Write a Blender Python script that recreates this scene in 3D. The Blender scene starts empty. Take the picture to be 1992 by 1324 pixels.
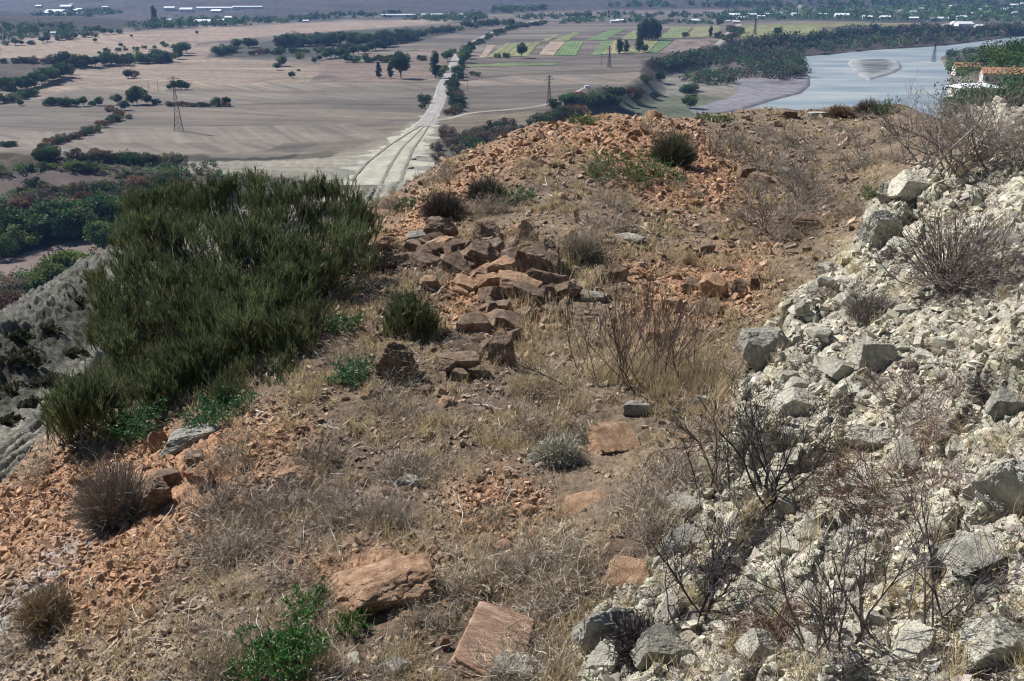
import time; _T0 = time.time()
import bpy, bmesh, math, random
import numpy as np
from math import radians, sin, cos, tan, atan, atan2, pi
SC = bpy.context.scene
COL = SC.collection
# ------------------------------------------------------------------ camera, world, sun, exposure
H = 100.0                       # eye height above the plain
F, CX, CY = 1937.0, 996.0, 662.0
PITCH = radians(20.0)
cam = bpy.data.cameras.new('camera'); camo = bpy.data.objects.new('camera', cam); COL.objects.link(camo)
cam.sensor_width = 36.0; cam.lens = 36.0 * F / 1992.0; cam.clip_start = 0.1; cam.clip_end = 40000
camo.location = (0, 0, H); camo.rotation_euler = (pi / 2 - PITCH, 0, 0); SC.camera = camo
W = bpy.data.worlds.new('World'); SC.world = W; W.use_nodes = True
SUN_EL = radians(43); SUN_DIR = np.array([-0.78 * cos(SUN_EL), 0.62 * cos(SUN_EL), sin(SUN_EL)])
nt = W.node_tree; bg = nt.nodes['Background']; sk = nt.nodes.new('ShaderNodeTexSky'); sk.sky_type = 'NISHITA'
sk.sun_disc = False; sk.sun_elevation = SUN_EL; sk.sun_rotation = atan2(SUN_DIR[0], SUN_DIR[1]); sk.altitude = 600
sk.air_density = 1.1; sk.dust_density = 0.6
nt.links.new(sk.outputs[0], bg.inputs[0]); bg.inputs[1].default_value = 0.04
sl = bpy.data.lights.new('sun', 'SUN'); sl.energy = 5.0; sl.angle = radians(0.5); sl.color = (1.0, 0.97, 0.93)
so = bpy.data.objects.new('sun', sl); COL.objects.link(so); so.location = (0, 0, 300)
so.rotation_euler = (pi / 2 - SUN_EL, 0, atan2(SUN_DIR[0], -SUN_DIR[1]))
SC.view_settings.view_transform = 'Standard'; SC.view_settings.look = 'None'
SC.view_settings.exposure = 0.72; SC.view_settings.gamma = 1.0
SC.render.engine = 'CYCLES'; SC.cycles.use_denoising = True; SC.cycles.filter_width = 1.1
SC.cycles.max_bounces = 5; SC.cycles.diffuse_bounces = 2; SC.cycles.volume_bounces = 0; SC.cycles.transparent_max_bounces = 8

# ------------------------------------------------------------------ projection helpers (camera relative)
CP, SP = cos(PITCH), sin(PITCH)
def ray(px, py):
    u = (np.asarray(px, float) - CX) / F; v = (CY - np.asarray(py, float)) / F
    return u, CP + v * SP, -SP + v * CP            # x, y, z direction
def at(px, py, y):                                  # point seen at a pixel, y metres ahead
    a, b, c = ray(px, py); t = np.asarray(y, float) / b
    return np.stack(np.broadcast_arrays(a * t, b * t, c * t + H), -1)
def atz(px, py, z):                                 # point seen at a pixel on level z
    a, b, c = ray(px, py); t = (z - H) / c
    return np.stack(np.broadcast_arrays(a * t, b * t, c * t + H), -1)
def proj(x, y, z):
    z = z - H; d = np.maximum(y * CP - z * SP, 0.05)
    return CX + F * x / d, CY - F * (y * SP + z * CP) / d

# ------------------------------------------------------------------ noise
def _h(ix, iy, s):
    h = ix.astype(np.int32).view(np.uint32) * np.uint32(374761393) + iy.astype(np.int32).view(np.uint32) * np.uint32(668265263) + np.uint32((int(s) * 974634777) & 0xffffffff)
    h = (h ^ (h >> np.uint32(13))) * np.uint32(1274126177)
    h = (h ^ (h >> np.uint32(16))) * np.uint32(2246822519)
    return ((h ^ (h >> np.uint32(15))) & np.uint32(0xffffff)).astype(np.float32) * np.float32(1 / 0x1000000)
_GA = (np.cos(np.arange(256) * 2 * pi / 256).astype(np.float32), np.sin(np.arange(256) * 2 * pi / 256).astype(np.float32))
def noise(x, y, s=0):
    x, y = np.broadcast_arrays(np.asarray(x), np.asarray(y)); x = np.atleast_1d(x); y = np.atleast_1d(y)
    ix = np.floor(x); iy = np.floor(y); fx = (x - ix).astype(np.float32); fy = (y - iy).astype(np.float32)
    w = lambda t: t * t * t * (t * (t * 6 - 15) + 10)
    def g(dx, dy):
        a = (_h(ix + dx, iy + dy, s) * 256).astype(np.uint8)
        return _GA[0][a] * (fx - dx) + _GA[1][a] * (fy - dy)
    u, v = w(fx), w(fy)
    a = g(0, 0) * (1 - u) + g(1, 0) * u; b = g(0, 1) * (1 - u) + g(1, 1) * u
    return 1.5 * (a * (1 - v) + b * v)
def fbm(x, y, s=0, o=4, g=0.5):
    r = 0; a = 1.0; f = 1.0; n = 0
    for i in range(o):
        r = r + a * noise(x * f, y * f, s + i * 17); n += a; a *= g; f *= 2.03
    return r / n
def blocks(x, y, s=0, tilt=0.8):                    # angular stones: every cell its own height and tilt, cracks between
    x = np.asarray(x); y = np.asarray(y); ix = np.floor(x); iy = np.floor(y)
    x = (x - ix).astype(np.float32); y = (y - iy).astype(np.float32)
    f1 = np.full(x.shape, 9.0, np.float32); f2 = f1.copy(); hh = np.zeros_like(f1); idv = np.zeros_like(f1)
    for dx in (-1, 0, 1):
        for dy in (-1, 0, 1):
            cx = ix + dx; cy = iy + dy
            px = dx + _h(cx, cy, s); py = dy + _h(cx, cy, s + 1)
            d = (x - px) ** 2 + (y - py) ** 2
            r = _h(cx, cy, s + 2); a = _h(cx, cy, s + 3) * 2 * pi; k = _h(cx, cy, s + 4) * tilt
            h = r + k * (np.cos(a) * (x - px) + np.sin(a) * (y - py))
            n = d < f1
            f2 = np.where(n, f1, np.minimum(f2, d)); hh = np.where(n, h, hh); idv = np.where(n, r, idv); f1 = np.where(n, d, f1)
    crack = np.clip((np.sqrt(f2) - np.sqrt(f1)) / 0.22, 0, 1)
    return hh * crack, idv, crack
def sm(a, b, x):
    t = np.clip((x - a) / (b - a), 0, 1); return t * t * (3 - 2 * t)
def pdist(x, y, poly):                              # signed distance, + outside
    poly = np.asarray(poly, float); n = len(poly)
    best = np.full(np.shape(x), 1e18); ins = np.zeros(np.shape(x), bool)
    for i in range(n):
        ax, ay = poly[i][:2]; bx, by = poly[(i + 1) % n][:2]
        ex, ey = bx - ax, by - ay; L = ex * ex + ey * ey + 1e-12
        t = np.clip(((x - ax) * ex + (y - ay) * ey) / L, 0, 1)
        best = np.minimum(best, (x - ax - t * ex) ** 2 + (y - ay - t * ey) ** 2)
        if ay != by:
            c = (ay > y) != (by > y)
            ins ^= c & (x < (bx - ax) * (y - ay) / (by - ay) + ax)
    d = np.sqrt(best); return np.where(ins, -d, d)
def ldist(x, y, line):
    best = np.full(np.shape(x), 1e18); sg = np.zeros(np.shape(x))
    for i in range(len(line) - 1):
        ax, ay = line[i][:2]; bx, by = line[i + 1][:2]
        ex, ey = bx - ax, by - ay; L = ex * ex + ey * ey + 1e-12
        t = np.clip(((x - ax) * ex + (y - ay) * ey) / L, 0, 1)
        d = (x - ax - t * ex) ** 2 + (y - ay - t * ey) ** 2
        n = d < best; best = np.where(n, d, best); sg = np.where(n, np.sign(ex * (y - ay) - ey * (x - ax)), sg)
    return np.sqrt(best) * np.where(sg == 0, 1, sg)
def tps(ptsx, ptsy, val, reg=1e-3):
    n = len(ptsx); P = np.c_[np.ones(n), ptsx, ptsy]
    r = lambda d2: 0.5 * d2 * np.log(d2 + 1e-12)
    K = r((ptsx[:, None] - ptsx) ** 2 + (ptsy[:, None] - ptsy) ** 2) + reg * np.eye(n)
    A = np.zeros((n + 3, n + 3)); A[:n, :n] = K; A[:n, n:] = P; A[n:, :n] = P.T
    w = np.linalg.solve(A, np.r_[val, 0, 0, 0])
    def f(x, y):
        o = w[n] + w[n + 1] * x + w[n + 2] * y
        for i in range(n): o = o + w[i] * r((x - ptsx[i]) ** 2 + (y - ptsy[i]) ** 2)
        return o
    return f

# ------------------------------------------------------------------ mesh helpers
def mesh(name, V, faces, mat, parent=None, col=None, smooth=True):
    me = bpy.data.meshes.new(name); V = np.asarray(V, np.float32)
    faces = [np.asarray(f, np.int32) for f in (faces if isinstance(faces, list) else [faces]) if len(f)]
    me.vertices.add(len(V)); me.vertices.foreach_set('co', V.ravel())
    nl = sum(f.size for f in faces); npoly = sum(len(f) for f in faces)
    me.loops.add(nl); me.polygons.add(npoly)
    me.loops.foreach_set('vertex_index', np.concatenate([f.ravel() for f in faces]))
    tot = np.concatenate([np.full(len(f), f.shape[1], np.int32) for f in faces])
    me.polygons.foreach_set('loop_start', np.r_[0, np.cumsum(tot)[:-1]].astype(np.int32))
    me.polygons.foreach_set('loop_total', tot)
    me.polygons.foreach_set('use_smooth', np.full(npoly, smooth, bool))
    if col is not None:
        c = np.ones((len(V), 4), np.float32); c[:, :3] = col
        a = me.color_attributes.new('Col', 'FLOAT_COLOR', 'POINT'); a.data.foreach_set('color', c.ravel())
    me.update(calc_edges=True)
    for m in (mat if isinstance(mat, list) else [mat]): me.materials.append(m)
    o = bpy.data.objects.new(name, me); COL.objects.link(o)
    if parent is not None: o.parent = parent
    return o
def gridfaces(nr, nc):
    i = (np.arange(nr - 1)[:, None] * nc + np.arange(nc - 1)).ravel()
    return np.stack([i, i + 1, i + nc + 1, i + nc], -1)
def tag(o, label=None, cat=None, group=None, kind=None):
    if label: o['label'] = label
    if cat: o['category'] = cat
    if group: o['group'] = group
    if kind: o['kind'] = kind
    return o
def empty(name, loc=(0, 0, 0), rz=0.0):
    o = bpy.data.objects.new(name, None); COL.objects.link(o); o.location = tuple(float(a) for a in loc); o.rotation_euler = (0, 0, rz)
    o.empty_display_size = 0.2
    return o
def copy_tree(o, parent=None):
    c = o.copy(); COL.objects.link(c)
    if parent is not None: c.parent = parent
    for ch in list(o.children): copy_tree(ch, c)
    return c
class MB:                                           # collects verts / tris / quads of one mesh
    def __init__(s): s.v = []; s.q = []; s.t = []; s.c = []; s.n = 0
    def add(s, V, q=None, t=None, c=None):
        V = np.asarray(V, float).reshape(-1, 3)
        if q is not None and len(q): s.q.append(np.asarray(q) + s.n)
        if t is not None and len(t): s.t.append(np.asarray(t) + s.n)
        s.c.append(np.broadcast_to(np.ones(3) if c is None else np.asarray(c, float), V.shape)); s.v.append(V); s.n += len(V)
    def box(s, x0, x1, y0, y1, z0, z1, M=None):
        V = np.array([[x, y, z] for z in (z0, z1) for y in (y0, y1) for x in (x0, x1)], float)
        if M is not None: V = V @ M[:3, :3].T + M[:3, 3]
        s.add(V, q=[[0, 2, 3, 1], [4, 5, 7, 6], [0, 1, 5, 4], [2, 6, 7, 3], [0, 4, 6, 2], [1, 3, 7, 5]])
    def bar(s, a, b, r):
        a = np.array(a, float); b = np.array(b, float); s.tubes(np.stack([a, b])[None], np.full((1, 2), r), 4)
    def tubes(s, P, R, sides=3, c=None, rng=None):  # P (N,K,3) paths, R (N,K) radii
        P = np.asarray(P, float); R = np.asarray(R, float); N, K = P.shape[:2]
        if not N: return
        T = np.gradient(P, axis=1); T /= np.linalg.norm(T, axis=2, keepdims=True) + 1e-9
        ref = np.where(np.abs(T[..., 2:3]) > 0.9, np.array([1.0, 0, 0]), np.array([0, 0, 1.0]))
        A = np.cross(T, ref); A /= np.linalg.norm(A, axis=2, keepdims=True) + 1e-9; B = np.cross(T, A)
        if sides == 2:                              # ribbon
            ph = (rng.random((N, 1, 1)) if rng is not None else 0.5) * pi
            S = A * np.cos(ph) + B * np.sin(ph)
            V = np.stack([P - S * R[..., None], P + S * R[..., None]], 2)
            i = (np.arange(N)[:, None] * K + np.arange(K - 1)).ravel() * 2
            Q = np.stack([i, i + 1, i + 3, i + 2], -1)
        else:
            an = np.arange(sides) * 2 * pi / sides
            V = P[:, :, None] + (A[:, :, None] * np.cos(an)[:, None] + B[:, :, None] * np.sin(an)[:, None]) * R[..., None, None]
            i = ((np.arange(N)[:, None] * K + np.arange(K - 1)).ravel() * sides)[:, None]
            k = np.arange(sides); k2 = (k + 1) % sides
            Q = np.stack([i + k, i + k2, i + sides + k2, i + sides + k], -1).reshape(-1, 4)
        cc = None
        if c is not None:
            c = np.asarray(c, float)
            cc = np.broadcast_to(c[:, None, None, :] if c.ndim == 2 else c, V.shape).reshape(-1, 3)
        s.add(V.reshape(-1, 3), q=Q, c=cc)
    def leaves(s, P, D, L, Wd, rng, c=None, fold=0.25):     # P (N,3) base, D (N,3) direction
        N = len(P); D = D / (np.linalg.norm(D, axis=1, keepdims=True) + 1e-9)
        r = rng.normal(size=(N, 3)); S = np.cross(D, r); S /= np.linalg.norm(S, axis=1, keepdims=True) + 1e-9; U = np.cross(S, D)
        L = np.broadcast_to(L, (N,))[:, None]; Wd = np.broadcast_to(Wd, (N,))[:, None]
        V = np.stack([P, P + D * L * .45 + S * Wd + U * Wd * fold, P + D * L, P + D * L * .45 - S * Wd + U * Wd * fold], 1)
        i = np.arange(N)[:, None] * 4
        cc = None if c is None else np.repeat(np.broadcast_to(c, (N, 3)), 4, 0)
        s.add(V.reshape(-1, 3), t=np.concatenate([i + [0, 1, 2], i + [0, 2, 3]]), c=cc)
    def build(s, name, mat, parent=None, smooth=False):
        return mesh(name, np.concatenate(s.v), [np.concatenate(a) for a in (s.q, s.t) if a], mat, parent, np.concatenate(s.c), smooth)

# ------------------------------------------------------------------ materials
def material(name, c1, c2, scale=5.0, rough=0.9, bump=0.0, bscale=40.0, attr=True, trans=0.0, orand=0.0, c3=None, stretch=None, spec=0.2, bdist=0.02, det=8.0):
    m = bpy.data.materials.new(name); m.use_nodes = True; n = m.node_tree.nodes; l = m.node_tree.links
    b = n['Principled BSDF']; b.inputs['Roughness'].default_value = rough; b.inputs['Specular IOR Level'].default_value = spec
    tc = n.new('ShaderNodeTexCoord'); src = tc.outputs['Object']
    if stretch:
        mp = n.new('ShaderNodeMapping'); mp.inputs['Scale'].default_value = stretch; l.new(src, mp.inputs[0]); src = mp.outputs[0]
    nz = n.new('ShaderNodeTexNoise'); nz.inputs['Scale'].default_value = scale; nz.inputs['Detail'].default_value = det; nz.inputs['Roughness'].default_value = 0.62
    l.new(src, nz.inputs['Vector'])
    cr = n.new('ShaderNodeValToRGB'); l.new(nz.outputs[0], cr.inputs[0])
    e = cr.color_ramp.elements; e[0].position = 0.36; e[1].position = 0.66; e[0].color = (*c1, 1); e[1].color = (*c2, 1)
    if c3: k = e.new(0.52); k.color = (*c3, 1)
    out = cr.outputs[0]
    def mul(x, y):
        mx = n.new('ShaderNodeMix'); mx.data_type = 'RGBA'; mx.blend_type = 'MULTIPLY'; mx.inputs[0].default_value = 1
        l.new(x, mx.inputs[6]); l.new(y, mx.inputs[7]); return mx.outputs[2]
    if attr:
        at_ = n.new('ShaderNodeAttribute'); at_.attribute_name = 'Col'; out = mul(out, at_.outputs[0])
    if orand:
        oi = n.new('ShaderNodeObjectInfo'); mr = n.new('ShaderNodeMapRange'); mr.inputs[3].default_value = 1 - orand; mr.inputs[4].default_value = 1 + orand
        l.new(oi.outputs['Random'], mr.inputs[0]); out = mul(out, mr.outputs[0])
    l.new(out, b.inputs['Base Color'])
    if bump:
        n2 = n.new('ShaderNodeTexNoise'); n2.inputs['Scale'].default_value = bscale; n2.inputs['Detail'].default_value = 6; n2.inputs['Roughness'].default_value = .65
        l.new(src, n2.inputs['Vector']); bp = n.new('ShaderNodeBump'); bp.inputs['Strength'].default_value = bump; bp.inputs['Distance'].default_value = bdist
        l.new(n2.outputs[0], bp.inputs['Height']); l.new(bp.outputs[0], b.inputs['Normal'])
    if trans:
        tr = n.new('ShaderNodeBsdfTranslucent'); l.new(out, tr.inputs[0]); ms = n.new('ShaderNodeMixShader'); ms.inputs[0].default_value = trans
        l.new(b.outputs[0], ms.inputs[1]); l.new(tr.outputs[0], ms.inputs[2]); l.new(ms.outputs[0], n['Material Output'].inputs[0])
    return m
G = (0.8, 0.8, 0.8); K1 = (1.15, 1.15, 1.15)
M = dict(
    soil=material('dry_soil', (0.62, 0.6, 0.6), (1.35, 1.33, 1.3), 14, .95, 0.9, 70, bdist=.025, c3=(.95, .95, .95)),
    ridge=material('marl_slope', (0.6, 0.6, 0.58), (1.35, 1.34, 1.3), 2.2, .95, 1.0, 9, bdist=.22),
    plain=material('plain_soil', (0.84, 0.84, 0.84), (1.14, 1.14, 1.14), .02, .97, 0.0, stretch=(.25, 1, 1)),
    crop=material('crop', (0.75, 0.75, 0.75), (1.25, 1.25, 1.2), .08, .9),
    brown=material('sandstone', (0.13, 0.095, 0.07), (0.37, 0.27, 0.19), 14, .9, 1.0, 90, c3=(.25, .175, .122), orand=.22, attr=False, bdist=.03),
    orange=material('orange_sandstone', (0.24, 0.145, 0.09), (0.52, 0.35, 0.23), 14, .9, 1.0, 100, c3=(.38, .24, .15), orand=.12, attr=False, bdist=.02),
    slab=material('banded_sandstone', (0.22, 0.145, 0.105), (0.44, 0.32, 0.24), 7, .85, .9, 26, c3=(.31, .19, .13), orand=.06, attr=False, stretch=(1, 6, 1), bdist=.01),
    grey=material('grey_stone', (0.20, 0.195, 0.165), (0.52, 0.495, 0.42), 15, .92, 1.0, 80, c3=(.37, .35, .30), orand=.15, attr=False, bdist=.03),
    marl=material('marl_stone', (0.37, 0.345, 0.275), (0.66, 0.625, 0.50), 16, .95, 1.0, 90, c3=(.49, .465, .385), orand=.2, attr=False, bdist=.02),
    stone=material('loose_stone', (0.7, 0.7, 0.7), (1.2, 1.2, 1.18), 20, .95),
    straw=material('straw', (0.8, 0.8, 0.8), (1.2, 1.2, 1.2), 20, .85, trans=.25, orand=.15),
    twig=material('twig', (0.7, 0.7, 0.7), (1.25, 1.25, 1.25), 30, .85, orand=.15),
    broom=material('green_stem', (0.75, 0.75, 0.75), (1.25, 1.25, 1.2), 8, .7, trans=.2, orand=.1),
    leaf=material('leaf', (0.75, 0.75, 0.75), (1.25, 1.25, 1.2), 12, .45, trans=.3, orand=.1, spec=.5),
    crown=material('tree_leaf', (0.9, 0.9, 0.85), (1.6, 1.6, 1.5), .6, .8, trans=.2, orand=.35),
    bark=material('bark', (0.09, 0.07, 0.05), (0.18, 0.14, 0.1), 3, .9, attr=False),
    road=material('gravel_road', (0.85, 0.85, 0.85), (1.15, 1.15, 1.15), .15, .95),
    steel=material('galvanised_steel', (0.07, 0.07, 0.075), (0.12, 0.12, 0.12), .5, .6, attr=False),
    white=material('white_roof', (0.72, 0.74, 0.76), (0.85, 0.86, 0.87), .5, .5, attr=False),
    greyroof=material('grey_roof', (0.2, 0.21, 0.23), (0.3, 0.31, 0.33), .5, .6, attr=False),
    tile=material('clay_tile_roof', (0.3, 0.14, 0.09), (0.5, 0.27, 0.18), .8, .85, attr=False, stretch=(1, 6, 1)),
    wall=material('plaster_wall', (0.5, 0.47, 0.42), (0.66, 0.63, 0.57), .5, .9, attr=False),
    darkglass=material('window_glass', (0.02, 0.025, 0.03), (0.04, 0.05, 0.06), 1, .15, attr=False, spec=.5),
)
rng = np.random.default_rng(7)

# ------------------------------------------------------------------ hillside (near ground)
FG = [ # px, py, metres ahead
 (0,1324,4.5),(-300,1324,5.4),(400,1324,3.85),(996,1324,3.6),(1500,1324,3.2),(1992,1324,2.75),(2300,1324,2.5),
 (0,1150,5.7),(-300,1150,6.6),(400,1150,4.75),(996,1150,4.4),(1500,1150,3.95),(1992,1150,3.3),
 (0,985,7.6),(200,1000,6.5),(500,1000,5.6),(996,1000,5.3),(1400,1000,4.85),(1700,1000,4.3),(1992,1000,3.9),
 (150,872,8.1),(400,870,6.9),(700,870,6.6),(996,870,6.4),(1400,870,6.0),(1700,870,5.3),(1992,870,4.5),
 (230,790,8.7),(500,750,8.1),(800,750,7.8),(996,750,7.7),(1350,750,7.55),(1500,740,7.1),(1700,750,6.2),(1992,750,5.3),
 (450,650,9.7),(700,650,9.4),(996,650,9.2),(1350,650,9.0),(1520,640,8.6),(1700,650,7.5),(1992,650,6.3),
 (550,540,11.5),(750,550,11.0),(996,550,10.6),(1350,550,10.8),(1560,545,10.6),(1700,550,9.2),(1850,550,8.3),(1992,550,7.5),
 (700,440,14.2),(850,450,13.0),(1050,450,12.3),(1300,450,13.1),(1600,450,13.3),(1700,450,12.0),(1850,450,10.0),(1992,450,9.0),
 (740,398,15.6),(850,350,17.1),(1100,350,15.8),(1300,350,16.6),(1500,350,17.2),(1660,350,16.6),(1750,350,13.6),(1850,350,12.2),(1992,350,11.0),
 (940,288,19.2),(1100,290,17.8),(1300,290,19.0),(1500,290,21.0),(1700,290,20.6),(1800,285,16.0),(1992,270,13.2),
 (1060,243,21.2),(1180,229,21.5),(1320,240,23.5),(1450,240,26.0),(1600,240,26.5),(1740,235,25.5),
 (1450,216,28.6),(1600,214,29.5),(1720,208,30.0),(1860,228,19.5),(1930,236,17.0),(1992,226,15.5),(2200,190,14.0)]
fg = np.array(FG, float); fp = at(fg[:, 0], fg[:, 1], fg[:, 2])
edge = [(-700,1500,5.5),(-300,1130,7.2),(0,978,7.8),(150,866,8.3),(220,760,9.6),(400,560,11.8),(650,440,14.8),(735,393,15.9),(850,332,18.0),(940,284,19.6),(1060,238,21.8),(1180,226,22.3),(1330,222,26),(1450,212,29.2),(1600,211,30.2),(1740,205,30.6),(1860,216,21.5),(1990,218,17),(2250,170,15.5)]
ep = [tuple(at(*e)[:2]) for e in edge] + [(40, 12), (40, -12), (-14, -12)]
_t = tps(fp[:, 0], fp[:, 1], fp[:, 2], 0.02)
def hill_base(x, y):
    d = pdist(x, y, ep); dd = np.maximum(d, 0)
    z = _t(np.clip(x, -9, 14), np.clip(y, 1.2, 31))
    return z - 0.95 * (np.sqrt(dd * dd + 0.25) - 0.5) - dd * dd * 0.01
MARL = [(1130,1400),(1120,1240),(1200,1130),(1290,1060),(1330,950),(1400,880),(1440,790),(1450,705),(1500,620),(1560,570),(1620,490),(1690,455),(1700,380),(1780,318),(1890,300),(1992,240),(2500,100),(2600,1800),(1130,1800)]
MARL2 = [(1850,215),(1940,170),(1992,150),(2300,90),(2300,260),(1992,290),(1900,270)]
REDS = [[(-100,960),(150,870),(300,840),(540,800),(600,830),(520,930),(430,980),(330,1120),(260,1230),(160,1250),(60,1120),(-100,1140)],
        [(740,480),(760,420),(900,320),(1000,265),(1160,222),(1330,235),(1440,330),(1460,400),(1330,420),(1240,370),(1120,300),(960,340),(880,430)],
        [(850,480),(1000,470),(1060,600),(960,680),(870,640)],[(1180,520),(1500,480),(1480,600),(1250,640)],[(880,960),(960,920),(1060,970),(1030,1040),(900,1030)],
        [(560,1100),(700,1070),(850,1080),(830,1170),(620,1180)]]
SCREE = [(-200,1170),(60,1100),(180,1230),(330,1180),(420,1290),(450,1400),(-200,1400)]
STREAK = [(-50,1230),(60,1110),(140,1040),(190,1000),(230,1010),(150,1110),(60,1200),(0,1290)]
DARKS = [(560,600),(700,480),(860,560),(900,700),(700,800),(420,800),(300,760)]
def fg_masks(px, py):
    wx = px + 38 * fbm(px / 130, py / 90, 5, 4); wy = py + 26 * fbm(px / 130, py / 90, 9, 4)
    m = lambda poly, s: 1 - sm(-s, s, pdist(wx, wy, poly))
    marl = np.maximum(m(MARL, 14), m(MARL2, 12)); red = np.zeros_like(px)
    for p in REDS: red = np.maximum(red, m(p, 55))
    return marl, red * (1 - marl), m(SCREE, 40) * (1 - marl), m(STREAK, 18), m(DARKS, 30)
NU, NV = 1250, 1150
gu = np.linspace(-1.05, 0.95, NU); gv = np.linspace(math.log(0.9), math.log(150), NV)
Vg, Ug = np.meshgrid(gv, gu, indexing='ij'); Yg = np.exp(Vg); Xg = Ug * Yg
def coarse(f, U, V, k=5):                           # smooth field evaluated on every k-th node and interpolated
    iu = np.unique(np.r_[np.arange(0, len(U), k), len(U) - 1]); iv = np.unique(np.r_[np.arange(0, len(V), k), len(V) - 1])
    VV, UU = np.meshgrid(V[iv], U[iu], indexing='ij'); Y = np.exp(VV); Z = f(UU * Y, Y)
    Z = np.stack([np.interp(np.arange(len(U)), iu, r) for r in Z]); return np.stack([np.interp(np.arange(len(V)), iv, r) for r in Z.T], 1)
Zb = coarse(hill_base, gu, gv)
pxg, pyg = proj(Xg, Yg, Zb)
marl, red, scree, streak, darks = fg_masks(pxg, pyg)
near = 1 - sm(35, 60, Yg)
rough = 0.10 * fbm(Xg / 1.6, Yg / 1.6, 1, 3) + 0.035 * fbm(Xg / .35, Yg / .35, 2, 3)
b1, i1, c1_ = blocks(Xg / .42 + .3 * fbm(Xg, Yg, 3), Yg / .42, 11); b2, i2, c2_ = blocks(Xg / .15, Yg / .15, 21); b3, i3, c3_ = blocks(Xg / .055, Yg / .055, 31)
q = Xg * 0.84 - Yg * 0.54; q2 = Xg * .54 + Yg * .84; lay = 1 - 2 * np.abs(fbm(q / .5, q2 / 2.2, 41, 4)); b1, i1, c1_ = blocks(q / .32 + .35 * fbm(Xg / .5, Yg / .5, 3), q2 / .75, 11)     # strata ribs running up the slope
big = sm(-.15, .35, fbm(Xg / 1.3, Yg / 1.3, 51, 2))
dmarl = 0.21 * b1 * big + 0.038 * b2 + 0.016 * b3 + 0.13 * lay * (1 - .4 * big) - .1
dred = 0.03 * b2 * sm(-.1, .3, fbm(Xg / .8, Yg / .8, 52, 2)) + 0.017 * b3
dsoil = 0.012 * b3 + 0.02 * fbm(Xg / .12, Yg / .12, 6, 3)
Zg = Zb + near * (rough + marl * dmarl + np.maximum(red, scree) * dred + (1 - marl) * dsoil)
C = np.zeros(Zg.shape + (3,)); c_ = lambda *a: np.array(a)
C[:] = c_(.16, .12, .085)
t = sm(-.25, .35, fbm(Xg / .9, Yg / .9, 61, 4))[..., None]; C = C * (1 - t) + c_(.25, .185, .125) * t
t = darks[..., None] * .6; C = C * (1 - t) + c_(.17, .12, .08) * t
t = red[..., None] * (.75 + .25 * i2[..., None]); C = C * (1 - t) + c_(.42, .24, .14) * t
C *= (1 + red * .35 * (i3 - .5))[..., None]
t = scree[..., None] * .85; C = C * (1 - t) + c_(.38, .29, .20) * t
t = streak[..., None] * .7; C = C * (1 - t) + c_(.42, .42, .43) * t
mc = c_(.47, .44, .35) * (.8 + .22 * i2[..., None] + .18 * i3[..., None]) * (.6 + .4 * c2_[..., None])
mc = mc * (1 - .25 * sm(0, .5, fbm(Xg / 1.1, Yg / 1.1, 71, 3))[..., None])
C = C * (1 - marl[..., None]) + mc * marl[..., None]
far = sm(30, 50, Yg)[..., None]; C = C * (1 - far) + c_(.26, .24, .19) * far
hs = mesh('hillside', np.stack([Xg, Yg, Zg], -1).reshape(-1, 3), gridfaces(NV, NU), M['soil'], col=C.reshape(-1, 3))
tag(hs, kind='structure', label='dry stony hilltop of red earth and pale marl rubble')
def gh(x, y):
    x = np.asarray(x, float); y = np.maximum(np.asarray(y, float), .95)
    a = np.clip((np.log(y) - gv[0]) / (gv[1] - gv[0]), 0, NV - 1.001); b = np.clip((x / y - gu[0]) / (gu[1] - gu[0]), 0, NU - 1.001)
    i = a.astype(int); j = b.astype(int); a = a - i; b = b - j
    return (Zg[i, j] * (1 - a) * (1 - b) + Zg[i + 1, j] * a * (1 - b) + Zg[i, j + 1] * (1 - a) * b + Zg[i + 1, j + 1] * a * b)
def hit(px, py, ys=np.geomspace(1.8, 45, 420), hf=None):        # where the sight line of a pixel meets the ground
    hf = hf or gh
    px = np.atleast_1d(np.asarray(px, float)); py = np.atleast_1d(np.asarray(py, float)); out = np.full((len(px), 3), np.nan)
    for s in range(0, len(px), 4000):
        P = at(px[s:s + 4000, None], py[s:s + 4000, None], ys[None]); g = hf(P[..., 0], P[..., 1])
        b = P[..., 2] < g; k = b.argmax(1); ok = b.any(1) & (k > 0); r = np.arange(len(k))
        d0 = (P[..., 2] - g)[r, np.maximum(k - 1, 0)]; d1 = (g - P[..., 2])[r, k]; w = d0 / (d0 + d1 + 1e-9)
        Q = P[r, np.maximum(k - 1, 0)] * (1 - w)[:, None] + P[r, k] * w[:, None]
        Q[~ok] = np.nan; out[s:s + 4000] = Q
    return out

if 0: print('T', round(time.time()-_T0,1))
# ------------------------------------------------------------------ eroded ridge below the hill
RG = [(-400,1100,17),(0,955,22.5),(0,880,26.5),(100,860,27),(170,780,32),(330,640,44),(0,832,29.5),(70,790,32),(0,740,34),(120,690,38),(0,640,37),(100,592,42),(190,510,51),(205,600,46),(350,440,76),(550,405,97),
      (700,388,120),(800,372,122),(850,345,160),(720,345,300),(790,330,280),(835,300,400),(650,338,500),(620,322,550),(740,290,570),(800,285,500),(700,300,592),(780,262,668),(842,262,600),(805,243,710),(842,240,715),(825,235,748),(300,1100,13),(600,800,24)]
rg = np.array(RG, float); rp = at(rg[:, 0], rg[:, 1], rg[:, 2])
_r = tps(rp[:, 0] / rp[:, 1] * 2.2, np.log(rp[:, 1]), np.log(H - rp[:, 2]), .0008)
redge = [(-700,1150,14),(-500,760,30),(0,634,38),(100,586,43),(190,503,52.5),(350,432,79),(550,396,110),(690,356,165),(780,352,180),(850,352,170),(800,420,90),(700,600,45),(500,900,22),(300,1100,13)]
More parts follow.
